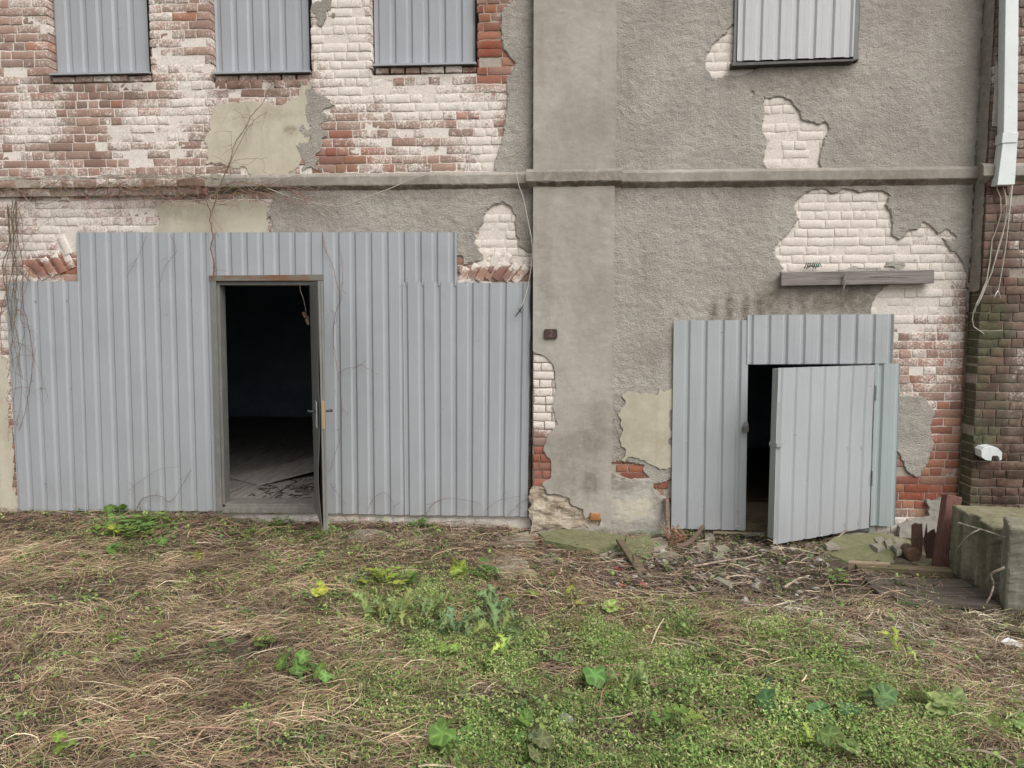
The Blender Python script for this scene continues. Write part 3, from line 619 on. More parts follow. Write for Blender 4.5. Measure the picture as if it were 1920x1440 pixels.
# upper windows
for i, (nm, l, r, bt, yc, mt, ph) in enumerate([('w1', 105, 279, 137, .085, 'sheet', .02), ('w2', 406, 581, 134, .085, 'sheet', .06), ('w3', 703, 891, 119, .075, 'sheet', .05)]):
    y = yc; xl, xr = W(l, 100, y).x, W(r, 100, y).x; z0 = W((l + r) / 2, bt, y).z; w = OPEN[nm]
    cv = corr('window_cover', (xl, y, 5.08), (xr, y, 5.08), (xr, y, z0), (xl, y, z0), M[mt], bld, phase=ph, seed=i + 3)
    fl = MB(); zz = w[2] + .064   # sill flashing with a dropped lip
    fl.hexa([(w[0] + .004, -.028, zz - .004), (w[1] - .004, -.028, zz - .004), (w[1] - .004, -.028, zz + .012), (w[0] + .004, -.028, zz + .012), (w[0] + .004, y + .03, zz + .004), (w[1] - .004, y + .03, zz + .004), (w[1] - .004, y + .03, zz + .02), (w[0] + .004, y + .03, zz + .02)])
    fl.build('window_flashing', M['sheet'], bld)
    Bs = Bricks(); x_ = w[0] + .012 + i * .01
    while x_ < w[1] - .05:
        l_ = [.112, .155, .095, .135, .20][rng.integers(5)]; l_ = min(l_, w[1] - .006 - x_)
        Bs.brick(x_, x_ + l_, w[2] + .002, w[2] + .046 + rng.random() * .006, -.002 + rng.random() * .012, .10, jy=.002); x_ += l_ + .008 + rng.random() * .016
    Bs.build('sill_bricks', bld)
    db = MB(); db.box(w[0] - .03, w[1] + .03, .14, .16, w[2] - .03, 5.1); db.build('window_backing', M['dark'], bld)
w = OPEN['w4']
corr('window_cover', (w[0] + .015, -.03, 5.08), (w[1] - .03, -.03, 5.08), (w[1] - .03, -.03, w[2] + .045), (w[0] + .015, -.03, w[2] + .03), M['sheetW'], bld, phase=.06, seed=9)
db = MB(); db.box(w[0], w[1], .05, .08, w[2], 5.1); db.build('window_backing', M['dark'], bld)
fb = MB(); fb.box(w[0] - .012, w[0] + .012, -.035, .05, w[2], 5.1); fb.build('window_frame', M['frame'], bld)
fb = MB(); fb.box(w[1] - .03, w[1] + .004, -.045, .05, w[2] + .02, 5.1); fb.build('window_frame', M['frame'], bld)
fb = MB(); fb.hexa([(w[0] - .035, -.085, w[2] - .022), (w[1] - .05, -.08, w[2] - .002), (w[1] + .02, -.06, w[2] + .022), (w[0] - .035, -.06, w[2] + .012)] + [(w[0] - .035, .02, w[2] - .03), (w[1] - .05, .02, w[2] - .03), (w[1] + .02, .02, w[2] + .03), (w[0] - .035, .02, w[2] + .02)])
fb.build('window_sill', M['dark'], bld, bevel=.003)
# gate boarding, left
Y1 = -.022; YT = -.026
def q4(pts, y): return [W(a, b, y) for a, b in pts]
corr('boarding_sheet', *q4([(10, 528), (150, 528), (163, 957), (34, 957)], Y1), M['sheet'], bld, phase=.03, seed=1)
corr('boarding_sheet', *q4([(143, 436), (393, 436), (407, 958), (160, 957)], YT - .004), M['sheet'], bld, phase=.045, seed=2)
corr('boarding_sheet', *q4([(391, 436), (618, 436), (618, 517), (394, 517)], YT + .002), M['sheet'], bld, phase=.07, seed=3, rows=4, wavy=-.01)
corr('boarding_sheet', *q4([(603, 436), (757, 436), (762, 965), (609, 962)], YT - .004), M['sheet'], bld, phase=.02, seed=4)
corr('boarding_sheet', *q4([(752, 436), (857, 436), (857, 536), (753, 536)], YT), M['sheet'], bld, phase=.04, seed=5, rows=4)
corr('boarding_sheet', *q4([(755, 529), (996, 531), (989, 968), (760, 965)], YT - .009), M['sheet'], bld, phase=.05, seed=6)
screw_row(np.arange(-4.76, -3.2, .292), [.22, 1.12, 1.92], YT - .006, M['galv'])
screw_row(np.arange(-2.0, -.4, .292), [.2, 1.1, 1.92], YT - .012, M['galv'])
# small door boarding, right
corr('boarding_sheet', *q4([(1263, 601), (1403, 600), (1397, 992), (1258, 990)], -.03), M['sheetR'], bld, phase=.0, seed=7, a=.095, wavy=.008)
corr('boarding_sheet', *q4([(1401, 591), (1676, 589), (1673, 681), (1400, 683)], -.038), M['sheetR'], bld, phase=.055, seed=8, rows=4, a=.095)
corr('boarding_sheet', *q4([(1640, 681), (1687, 681), (1677, 986), (1630, 985)], -.034), M['sheetG'], bld, phase=.075, seed=10, a=.095)
screw_row(np.arange(1.16, 1.6, .146), [.05, .78, 1.55], -.0355, M['galv'])
screw_row(np.arange(1.75, 2.7, .146), [1.43, 1.62], -.0435, M['galv'])
# ================================================================== left doorway frame and open door
f = MB()
f.pxq([(393, 517), (404, 517), (416, 958), (405, 958)], -.060, .06); f.pxq([(404.5, 524), (411, 526), (422, 950), (416.5, 955)], -.035, .08)
f.pxq([(586, 520), (602, 518), (607, 957), (590, 957)], -.040, .06)
f.pxq([(394, 527.5), (600, 526.5), (600, 534), (394, 534.5)], -.030, .07)
f.build('door_frame', M['frame'], bld, bevel=.002)
f = MB(); f.pxq([(391, 516.5), (606, 514.5), (605, 526.2), (392, 526.8)], -.062, .0); 
N_ = NT('rust_stained_lintel'); nn_ = N_.noise(6, 6, .65, scale3=(1, 1, 3)); M['lint'] = N_.fin(N_.mix(N_.mr(nn_, .42, .58), (.16, .155, .13), (.17, .085, .045)), .8, N_.bump(nn_, .4, .004))
f.build('door_lintel', M['lint'], bld, bevel=.002)
f = MB(); f.pxq([(414, 945), (607, 945), (608, 951), (413, 951)], -.035, .2); f.pxq([(412, 951.5), (608, 951.5), (609, 962), (411, 962)], -.05, .1)
f.build('threshold', M['frame'], bld, bevel=.003)
# leaf seen almost edge on
hx, hy = -2.185, -.045; fx, fy = W(604, 700, -.72).x, -.72
dv = Vector((fx - hx, fy - hy, 0)); Ld = dv.length; dv.normalize(); nv = Vector((dv.y, -dv.x, 0))  # nv points left/toward the doorway side
if nv.x > 0: nv = -nv
zb, zt = .03, 2.045
def leafbox(b, u0, u1, n0, n1, z0, z1, c=(1, 1, 1)):
    o = Vector((hx, hy, 0)); pts = []
    for z in (z0, z1): pass
    A = [o + dv * u1 + nv * n1, o + dv * u1 + nv * n0, o + dv * u0 + nv * n0, o + dv * u0 + nv * n1]
    b.add([(*p.xy, z0) for p in A] + [(*p.xy, z1) for p in A], [(0, 1, 5, 4), (1, 2, 6, 5), (2, 3, 7, 6), (3, 0, 4, 7), (4, 5, 6, 7), (3, 2, 1, 0)], c)
b = MB(); leafbox(b, 0, Ld, -.018, .016, zb, zt); leafbox(b, Ld + .001, Ld + .006, -.021, -.004, zb - .01, zt + .005); leafbox(b, Ld + .001, Ld + .006, .0, .017, zb - .01, zt + .005)
leaf = b.build('door', M['frame'], bld, bevel=.0015)
V = []; nu, nz = 6, 30
for j in range(nz + 1):
    z = zb + (zt - zb) * j / nz
    for i in range(nu + 1):
        u = Ld * i / nu; bul = .020 + (.030 * math.exp(-((z - .45) / .35) ** 2) + .014 * math.exp(-((z - 1.3) / .3) ** 2) * math.sin(i * 1.4)) * (i / nu) ** 2
        p = Vector((hx, hy, 0)) + dv * (u + .002) + nv * bul; V.append((p.x, p.y, z))
sk = npmesh('door_skin', V, polys=[(j * (nu + 1) + i, j * (nu + 1) + i + 1, (j + 1) * (nu + 1) + i + 1, (j + 1) * (nu + 1) + i) for j in range(nz) for i in range(nu)], mat=M['frame'], parent=leaf)
md = sk.modifiers.new('t', 'SOLIDIFY'); md.thickness = .002
brass = NT('worn_brass').fin((.42, .31, .19), .45, None, .6)
b = MB(); leafbox(b, Ld + .007, Ld + .011, -.012, .012, .86, 1.09); b.build('lock_plate', brass, leaf, bevel=.001)
b = MB(); leafbox(b, Ld - .14, Ld + .002, -.023, -.0185, .87, 1.08); leafbox(b, Ld - .14, Ld + .002, .0475, .052, .87, 1.08); b.build('lock_case', M['galv'], leaf, bevel=.001)
pc = Vector((hx, hy, 0)) + dv * (Ld - .05) + Vector((0, 0, 1.0))
for sgn, o0 in ((1, .05), (-1, .022)):
    b = MB(); p0 = pc + nv * sgn * o0; p1 = p0 + nv * sgn * .055; b.tube([p0, p1], .009, 8); b.tube([p1, p1 - dv * .05, p1 - dv * .11 + Vector((0, 0, -.006))], .0085, 8)
    b.build('handle', M['dark'], leaf, smooth=True)
# ================================================================== small door, ajar
hx2, hy2 = W(1637, 800, -.03).x, -.03; FX = W(1452, 850, -.40).x; fy2 = -.42
dv2 = Vector((FX - hx2, fy2 - hy2, 0)); L2 = dv2.length; dv2.normalize(); n2 = Vector((-dv2.y, dv2.x, 0)); n2 = n2 if n2.y < 0 else -n2
zt2, zb2 = 1.352, -.075
fr = MB()
def lb2(b, u0, u1, n0, n1, z0, z1):
    o = Vector((hx2, hy2, 0)); A = [o + dv2 * u1 + n2 * n0, o + dv2 * u0 + n2 * n0, o + dv2 * u0 + n2 * n1, o + dv2 * u1 + n2 * n1]
    b.add([(*p.xy, z0) for p in A] + [(*p.xy, z1) for p in A], [(0, 1, 5, 4), (1, 2, 6, 5), (2, 3, 7, 6), (3, 0, 4, 7), (4, 5, 6, 7), (3, 2, 1, 0)])
lb2(fr, L2 - .045, L2, -.065, 0, zb2, zt2 - .01); lb2(fr, 0.005, .045, -.065, 0, zb2 + .02, zt2 - .01); lb2(fr, .046, L2 - .046, -.065, 0, zt2 - .055, zt2 - .012); lb2(fr, .046, L2 - .046, -.065, 0, zb2 + .03, zb2 + .07); lb2(fr, .046, L2 - .046, -.065, 0, .62, .66)
sd_ = fr.build('door', M['galv'], bld, bevel=.002)
o0 = Vector((hx2, hy2, 0)) + n2 * .0015
def P2(u, z): p = o0 + dv2 * u; return (p.x, p.y, z)
corr('door_skin', P2(L2 + .004, zt2), P2(.004, zt2 + .004), P2(.01, zb2 + .005), P2(L2 - .004, zb2 - .045), M['sheetR'], sd_, phase=.05, seed=12, depth=.010, a=.095, warp=.003)
b = MB(); lb2(b, L2 + .001, L2 + .006, -.072, .016, .70, .735); lb2(b, L2 - .05, L2 + .003, .015, .021, .70, .735); b.build('hasp', M['galv'], sd_, bevel=.001)
for z in (1.12, .38):
    b = MB(); b.tube([(hx2 + .006, hy2 - .026, z - .06), (hx2 + .006, hy2 - .026, z + .06)], .009, 8); b.build('hinge', M['sheetR'], sd_)
b = MB(); b.pxq([(1637, 682), (1641, 682), (1634, 1012), (1629, 1012)], -.026, .05); b.pxq([(1400, 679), (1640, 679), (1640, 684), (1400, 684)], -.02, .05)
b.pxq([(1628, 985), (1641, 985), (1640, 1016), (1627, 1016)], -.022, .05); b.pxq([(1540, 995), (1628, 984), (1628, 996), (1540, 999)], -.018, .05)
b.build('door_frame', M['galv'], bld)
b = MB(); b.pxq([(1393, 957), (1640, 957), (1640, 979), (1393, 979)], .10, .40); b.build('door_sill_board', M['board'], bld)
b = MB(); b.pxq([(1290, 981), (1640, 981), (1640, 997), (1290, 997)], -.012, .25); b.pxq([(1397, 976.5), (1640, 976.5), (1640, 980), (1397, 980)], .01, .3); b.build('threshold', M['board'], bld)
# rooms
for nm, (x0, x1, y1, zf, zc) in {'left': (-6.9, -.35, 6.2, .028, 2.8), 'right': (.75, 3.35, 4.2, -.10, 2.7)}.items():
    v = [(x0, .345, zf), (x1, .345, zf), (x1, y1, zf), (x0, y1, zf), (x0, .345, zc), (x1, .345, zc), (x1, y1, zc), (x0, y1, zc)]
    npmesh('room_walls', v, polys=[(4, 7, 6, 5), (1, 5, 6, 2), (2, 6, 7, 3), (3, 7, 4, 0)], mat=M['inner'], parent=bld)
b = MB(); zf = .026; y = .1; r_ = random.Random(5)
xx = -6.8
while xx < -.4:
    wd = r_.uniform(.13, .17); yy = .06
    while yy < 6.1:
        ln = r_.uniform(1.5, 2.6); b.box(xx + .003, min(xx + wd, -.36) - .003, yy + .003, min(yy + ln, 6.15), -.05, zf + r_.uniform(-.004, .004)); yy += ln
    xx += wd
M['fb'] = mat_wood('dirty_floor_boards', (.22, .205, .185), (.35, .33, .30), (12, 1.2, 12), 0, .4)
b.build('floor_boards', M['fb'], bld)
npmesh('floor', [(.76, .3, -.10), (3.34, .3, -.10), (3.34, 4.2, -.10), (.76, 4.2, -.10)], polys=[(0, 1, 2, 3)], mat=M['board'], parent=bld)
# back of the front wall so nobody looks through
npmesh('inner_wall_face', [(XL, .342, ZB), (-3.40, .342, ZB), (-3.40, .342, ZT), (XL, .342, ZT), (-2.19, .342, ZB), (1.655, .342, ZB), (1.655, .342, ZT), (-2.19, .342, ZT), (-3.40, .342, 2.06), (-2.19, .342, 2.06), (-2.19, .342, ZT), (-3.40, .342, ZT), (2.745, .342, ZB), (6.4, .342, ZB), (6.4, .342, ZT), (2.745, .342, ZT), (1.655, .342, 1.36), (2.745, .342, 1.36), (2.745, .342, ZT), (1.655, .342, ZT)],
       polys=[(0, 1, 2, 3), (4, 5, 6, 7), (8, 9, 10, 11), (12, 13, 14, 15), (16, 17, 18, 19)], mat=M['inner'], parent=bld)
rf = MB(); rf.box(XL - .1, 6.5, -.3, 6.6, ZT, ZT + .18); rf.build('roof_slab', M['conc2'], bld)
rf = MB(); rf.box(XL, XL + .1, .345, 6.3, ZB, ZT); rf.box(6.3, 6.4, .345, 6.3, ZB, ZT); rf.box(XL, 6.4, 6.31, 6.4, ZB, ZT); rf.build('rear_walls', M['inner'], bld)
# diagonal board inside the left room
b = MB(); p0 = Vector((-3.3, .95, .05)); p1 = Vector((-1.9, 2.7, .22)); w_ = Vector((.22, -.16, .0))
b.hexa([tuple(p0 - w_), tuple(p0 + w_), tuple(p1 + w_), tuple(p1 - w_)] + [tuple(p + Vector((0, 0, -.02))) for p in (p0 - w_, p0 + w_, p1 + w_, p1 - w_)])
tag(b.build('floor_board', M['fb'], None, origin=tuple(p0)), 'wide loose board lying slanted on the floor inside the dark open doorway', 'board')
b = MB(); r_ = random.Random(9)
for k in range(70):
    x = r_.uniform(-3.0, -2.25); y = r_.uniform(.12, 1.7); a = r_.uniform(0, 3.14); l = r_.uniform(.03, .14); p = Vector((x, y, .034)); d = Vector((math.cos(a), math.sin(a) * .6, 0)) * l
    b.tube([p - d, p + Vector((r_.uniform(-.02, .02), r_.uniform(-.02, .02), r_.uniform(.0, .03))), p + d], r_.uniform(.002, .005), 4, (.05, .04, .03))
for k in range(60):
    p = Vector((r_.uniform(-3.0, -2.25), r_.uniform(.1, 1.2), .036)); s_ = r_.uniform(.01, .035); b.add([p + Vector((s_ * math.cos(t + k), s_ * math.sin(t + k), r_.uniform(0, .02))) for t in (0, 1.4, 2.9, 4.4)], [(0, 1, 2, 3)], [(.07, .05, .035), (.12, .1, .08), (.2, .18, .15)][k % 3])
tag(b.build('floor_litter', M['vc'], None), 'dead twigs and leaves strewn on the floor boards inside the open doorway', 'litter', kind='stuff')
# ================================================================== things on the wall
b = MB(); P = q4([(1465, 536), (1752, 531), (1752, 506), (1465, 510)], -.085)
b.hexa([tuple(p) for p in P] + [(p.x, -.03, p.z) for p in P])
ob = b.build('wooden_batten', M['wood'], None, bevel=.004, origin=tuple(W(1608, 522, -.05)))
tag(ob, 'grey weathered plank nailed across the wall above the small metal door', 'plank')
r_ = random.Random(2); b = MB(); c = W(1583, 520, -.092)
for k in range(6):
    a = c + Vector((r_.uniform(-.02, .02), r_.uniform(-.015, 0), .03)); b.tube([a, c + Vector((r_.uniform(-.015, .015), -.012, -.02)), c + Vector((r_.uniform(-.02, .02), -.01, r_.uniform(-.11, -.05)))], .0045, 5, (.22, .2, .18))
tag(b.build('wire_knot', M['plastic'], None, origin=tuple(c)), 'frayed knot of old wire hanging from the middle of the wall plank', 'wire')
c = W(1522, 500, -.04); b = MB()
for k in range(7): b.tube([c + Vector((k * .018 - .06, 0, r_.uniform(-.02, .0))), c + Vector((k * .018 - .05, -.02, .03)), c + Vector((k * .018 - .03, -.01, .0))], .006, 5, (.10, .09, .07) if k < 4 else (.06, .24, .17))
tag(b.build('moss_tuft', M['plastic'], None, origin=tuple(c)), 'small tuft of dry moss and green thread on top of the wall plank', 'moss')
# number plate
b = MB(); cx_, cz_ = W(1032.5, 626, -.115).x, W(1032.5, 626, -.115).z; hw, hh = .058, .042; pts = []
for k, (sx, sz) in enumerate([(1, -1), (1, 1), (-1, 1), (-1, -1)]):
    for t in range(4):
        an = R([-90, 0, 90, 180][k] + t * 30); pts.append((cx_ + sx * (hw - .015) + .015 * math.cos(an), cz_ + sz * (hh - .015) + .015 * math.sin(an)))
M['plate'] = NT('dark_brown_enamel').fin((.055, .028, .024), .6); n_ = len(pts); b.add([(x, -.122, z) for x, z in pts] + [(x, -.104, z) for x, z in pts], [tuple(range(n_))] + [(i, i + n_, (i + 1) % n_ + n_, (i + 1) % n_) for i in range(n_)])
pl = b.build('house_number_plate', M['plate'], None, bevel=.002, origin=(cx_, -.11, cz_)); tag(pl, 'small dark brown rusted plate with the number 2 on the smooth pilaster', 'sign')
tc_ = bpy.data.curves.new('digit', 'FONT'); tc_.body = '2'; tc_.size = .075; tc_.extrude = .0012; tc_.align_x = 'CENTER'; tc_.align_y = 'CENTER'
to = bpy.data.objects.new('tmp_digit', tc_); scene.collection.objects.link(to); dg = bpy.context.evaluated_depsgraph_get(); tm = bpy.data.meshes.new_from_object(to.evaluated_get(dg)); bpy.data.objects.remove(to)
tm.materials.clear(); tm.materials.append(NT('faded_numeral').fin((.17, .12, .11), .7)); dgt = bpy.data.objects.new('digit', tm); scene.collection.objects.link(dgt); dgt.parent = pl
dgt.rotation_euler = (R(90), 0, 0); dgt.location = (.004, -.0135, 0)
# padlock
b = MB(); c = W(1398, 805, -.075); b.box(c.x - .026, c.x + .026, c.y - .012, c.y + .012, c.z - .024, c.z + .02)
pk = b.build('padlock', M['dark'], None, bevel=.004, origin=tuple(c)); tag(pk, 'dark padlock hanging open at the edge of the fixed sheet beside the small door', 'padlock')
b = MB(); b.tube([(-.016, 0, .018), (-.016, 0, .05), (-.010, 0, .064), (0, 0, .07), (.010, 0, .064), (.016, 0, .05), (.016, 0, .02)], .0045, 8); b.build('shackle', M['galv'], pk, smooth=True)
b = MB(); b.tube([W(1393, 800, -.06) , W(1400, 787, -.07), W(1404, 800, -.04)], .004, 6); b.build('staple', M['galv'], pk)
pk.children[-1].location = -Vector(c)
# white cable trunking
def trunk(q, y0, y1):
    b = MB(); b.pxq(q, y0, y1); return b
b = trunk([(1891, -400), (1914, -400), (1908, 248), (1882, 249)], YR - .10, YR - .006)
tk = b.build('cable_trunking', M['white'], None, bevel=.004, origin=tuple(W(1890, 345, YR))); tag(tk, 'white plastic cable trunking running down the brick corner pier', 'trunking')
b = trunk([(1880.5, 249), (1910, 247.5), (1908, 267), (1878.5, 268)], YR - .107, YR - .006); cc = b.build('collar', M['white'], tk, bevel=.003); cc.location = -W(1890, 345, YR)
b = trunk([(1880, 268), (1908, 267), (1903, 346), (1870, 347)], YR - .10, YR - .006); cc = b.build('lower_section', M['white'], tk, bevel=.004); cc.location = -W(1890, 345, YR)
cabs = [('longest thin cable from the trunking, curling back at its lower end', [(1868, 340), (1870, 355), (1876, 370), (1877, 400), (1870, 425), (1860, 450), (1856, 490), (1850, 525), (1838, 555), (1825, 585), (1823, 600), (1826, 613), (1845, 626)]),
 ('thin cable from the trunking leaning left beside the longest one', [(1878, 345), (1885, 365), (1887, 390), (1880, 440), (1868, 480), (1855, 520), (1842, 545), (1830, 570), (1828, 585)]),
 ('thin cable starting at the right of the trunking and crossing left over the mossy brick', [(1895, 345), (1892, 390), (1882, 430), (1870, 470), (1860, 510), (1851, 530), (1839, 560), (1832, 574)]),
 ('rightmost thin cable under the trunking, ending in two bare pale tips', [(1898, 345), (1892, 400), (1887, 450), (1881, 490), (1874, 530), (1871, 545), (1876, 560)])]
for i, (lb, pts) in enumerate(cabs):
    b = MB(); b.tube([W(a + (i % 2) * .5, c_, YR - .02 - .012 * i - .02 * math.sin(k)) for k, (a, c_) in enumerate(pts)], .0042, 6, (.50, .47, .40))
    if i == 3: b.tube([W(1871, 545, YR - .05), W(1866, 553, YR - .05), W(1864, 560, YR - .05)], .004, 6, (.6, .6, .62))
    tag(b.build('cable', M['plastic'], None, smooth=True, origin=tuple(W(pts[0][0], pts[0][1], YR))), lb, 'cable', 'loose cables hanging below the white trunking')
# broken white bracket
b = MB(); c = W(1859, 850, YR - .04); pf = [(1840, 844), (1846, 839), (1862, 837), (1871, 840), (1879, 848), (1878.5, 862), (1874.5, 864), (1873.5, 858), (1871, 855), (1862, 854.5), (1859.5, 858), (1859, 864), (1849, 863), (1840.5, 857)]
P = [W(a_, b_, YR - .10) for a_, b_ in pf][::-1]; n_ = len(P); b.add([tuple(p) for p in P] + [(p.x, YR + .0, p.z + .004) for p in P], [tuple(range(n_)), tuple(range(n_, 2 * n_))[::-1]] + [(k, k + n_, (k + 1) % n_ + n_, (k + 1) % n_) for k in range(n_)])
tag(b.build('pipe_bracket', M['white'], None, bevel=.002, origin=tuple(c)), 'white plastic arch-shaped pipe bracket on the dark mossy bricks of the corner pier', 'bracket')
# ================================================================== cables and creepers on the left wall
def smooth_pts(P, n=4):
    out = []; m = len(P)
    for i in range(m - 1):
        a, b_, c_, d = P[max(i - 1, 0)], P[i], P[i + 1], P[min(i + 2, m - 1)]
        for k in range(n):
            t = k / n; out.append(.5 * ((2 * b_) + (c_ - a) * t + (2 * a - 5 * b_ + 4 * c_ - d) * t * t + (3 * b_ - a - 3 * c_ + d) * t ** 3))
    out.append(P[-1]); return out
def wallcable(name, pts, y, r, col, lb, cat, sag=0):
    P = smooth_pts([W(a, c_, y - .01 * math.sin(k * 1.7)) for k, (a, c_) in enumerate(pts)])
    b = MB(); b.tube(P, r, 6, col); return tag(b.build(name, M['plastic'], None, smooth=True, origin=tuple(P[0])), lb, cat)
wallcable('cable', [(500, 352), (530, 364), (560, 373), (600, 383), (640, 387), (680, 373), (735, 352), (775, 335), (810, 326)], -.085, .0045, (.42, .37, .31), 'pale cable sagging across the string course above the wide boarding', 'cable')
wallcable('cable', [(968, 322), (972, 345), (982, 375), (990, 415), (997, 450), (998, 480), (993, 520), (986, 552), (976, 578)], -.085, .0045, (.48, .45, .40), 'pale cable hanging from the string course down over the right end of the boarding', 'cable')
c = W(975, 582, -.09); b = MB(); b.tube([W(981, 573, -.09), c, W(966, 594, -.09)], [.002, .006, .003], 6, (.02, .02, .02)); b.tube([W(971, 577, -.09), W(978, 587, -.09)], .003, 5, (.02, .02, .02))
tag(b.build('cable_clip', M['plastic'], None, origin=tuple(c)), 'small black hook at the lower end of the pale hanging cable', 'clip')
r_ = random.Random(11)
b = MB()
for s in range(3):
    P = [W(998 - s * 1.2 + r_.uniform(-1.5, 1.5), yy, -.045 - s * .012) for yy in range(500, 1000, 18)]; b.tube(P, .0055, 5, (.035, .032, .03))
tag(b.build('cable', M['plastic'], None, origin=tuple(W(998, 990, -.05))), 'bundle of black cables running down the gap between boarding and pilaster', 'cable')
def vine(name, stems, lb, y=-.06, r=.004, twigs=1.0, col=(.20, .135, .095), seed=0, leaves=None):
    rr = random.Random(seed); b = MB()
    for st in stems:
        rad = st[2] if len(st) > 2 else r; yy = st[1] if len(st) > 1 and st[1] is not None else y
        P = smooth_pts([W(a + rr.uniform(-1.5, 1.5), c_ + rr.uniform(-1.5, 1.5), yy + rr.uniform(-.012, .012)) for a, c_ in st[0]], 5); m = len(P)
        P = [p + Vector((rr.uniform(-.004, .004), rr.uniform(-.004, .004), rr.uniform(-.004, .004))) for p in P]
        cc_ = tuple(a * rr.uniform(.8, 1.3) for a in col); b.tube(P, [rad * (1 - .5 * i / m) for i in range(m)], 5, cc_)
        for i in range(int(m * .28 * twigs)):
            q = P[rr.randrange(m)]; d = Vector((rr.uniform(-1, 1), rr.uniform(-.5, .05), rr.uniform(-1, .7))).normalized(); T = [q]
            for k in range(rr.randrange(2, 6)):
                d = (d + Vector((rr.uniform(-.5, .5), rr.uniform(-.2, .2), rr.uniform(-.6, .4)))).normalized(); T.append(T[-1] + d * rr.uniform(.02, .05))
                if T[-1].y > -.035: T[-1].y = -.035
            b.tube(T, [.0018] + [.0012] * (len(T) - 1), 4, cc_)
    o = b.build(name, M['vc'], None, origin=tuple(W(stems[0][0][0][0], stems[0][0][0][1], y)))
    return tag(o, lb, 'creeper')
vine('dry_creeper', [([(400, 520), (401, 490), (396, 465), (400, 440), (393, 415), (396, 398), (388, 378), (386, 350)], None, .0075), ([(396, 398), (404, 380), (406, 365), (420, 330), (432, 300), (436, 275), (455, 245), (470, 218), (490, 195), (500, 175), (512, 150)], None, .005),
  ([(425, 325), (440, 290), (460, 250), (480, 222), (500, 210)], None, .003), ([(435, 300), (434, 265), (432, 245)], None, .002), ([(462, 240), (455, 220), (440, 205)], None, .002), ([(430, 310), (400, 318), (370, 330), (340, 338)], None, .0025), ([(440, 300), (470, 298), (492, 302), (495, 325)], None, .002)],
  'thick dry creeper climbing from the door lintel over the beige plaster patch', -.085, seed=3)
st = []
rr = random.Random(21)
for i in range(58):
    x = rr.uniform(0, 560) if i % 3 else rr.uniform(0, 300); y0 = rr.uniform(338, 372); P = [(x, y0)]
    for k in range(rr.randrange(3, 7)): P.append((P[-1][0] + rr.uniform(12, 34), min(max(P[-1][1] + rr.uniform(-14, 14), 325), 385)))
    st.append((P, -.09, rr.uniform(.002, .0042)))
st += [([(500, 345), (540, 352), (575, 372), (570, 385), (560, 378)], -.09, .003), ([(470, 345), (500, 340), (520, 336), (560, 340), (600, 332)], -.09, .0025)]
vine('dry_creeper', st, 'tangle of thin dry creeper stems lying along the left string course', -.09, seed=5, col=(.30, .19, .14))
st = []
for i in range(9):
    x = rr.uniform(8, 36); P = [(x, 372 + rr.uniform(-8, 20))]
    while P[-1][1] < rr.uniform(560, 950): P.append((min(max(P[-1][0] + rr.uniform(-11, 10), 0), 60), P[-1][1] + rr.uniform(28, 50)))
    st.append((P, -.065, rr.uniform(.002, .005)))
st += [([(22, 500), (40, 470), (60, 440), (90, 410), (120, 385)], None, .002), ([(15, 520), (45, 500), (70, 495), (80, 505)], None, .002), ([(30, 640), (60, 665), (90, 740)], None, .0018), ([(25, 590), (55, 592)], None, .0015), ([(45, 520), (75, 480), (105, 455), (60, 430), (30, 445)], None, .0018)]
vine('dry_creeper', st, 'bundle of dry creeper stems climbing the far left edge of the boarding', -.065, seed=6, col=(.18, .12, .09))
vine('dry_creeper', [([(605, 440), (612, 470), (625, 500), (634, 540), (640, 560), (629, 590), (626, 640), (632, 680), (637, 720), (640, 765), (638, 815), (630, 850), (618, 885)], None, .003), ([(637, 700), (650, 692), (672, 688), (686, 676)], None, .002), ([(618, 905), (630, 922), (650, 945)], None, .002), ([(640, 765), (655, 778)], None, .0015), ([(640, 545), (642, 500), (636, 450)], None, .0018)],
  'thin dry creeper stem trailing down the boarding to the right of the open door', -.068, seed=7, twigs=.5)
vine('dry_creeper', [([(275, 440), (262, 475), (235, 520)], None, .0018), ([(320, 440), (330, 470), (310, 500), (295, 540)], None, .0018), ([(240, 920), (270, 895), (300, 880), (330, 875)], None, .0015), ([(255, 955), (270, 935), (300, 930), (320, 940), (345, 905), (360, 880)], None, .003)],
  'scraggly dead stems against the left boarding with one withered leaf at the foot', -.07, seed=8, twigs=.6)
vine('dry_creeper', [([(690, 955), (700, 935), (720, 925), (735, 940), (740, 960)], None, .002), ([(800, 965), (815, 945), (850, 935), (900, 945)], None, .002), ([(990, 935), (970, 950), (950, 968)], None, .002), ([(905, 965), (930, 940), (985, 930)], None, .0015)],
  'thin dead stems arching over the foot of the right boarding', -.07, seed=9, twigs=.5)
b = MB(); P = [W(562, 528, -.065), W(563, 545, -.05), W(569, 560, -.05), W(573, 580, -.05), W(575, 598, -.06)]; b.tube(P, .002, 5, (.25, .2, .17))
for c_, cl in (((570, 590), (.30, .17, .13)), ((576, 603), (.32, .25, .2)), ((577, 597), (.2, .1, .07))):
    p = W(*c_, -.06); b.add([p + Vector((-.02, 0, .02)), p + Vector((.012, -.02, .025)), p + Vector((.02, 0, -.025)), p + Vector((-.005, .015, -.03))], [(0, 1, 2, 3)], cl)
tag(b.build('dry_creeper', M['vc'], None, origin=tuple(P[0])), 'wisp of dry creeper with dead leaves hanging in the top of the dark doorway', 'creeper')
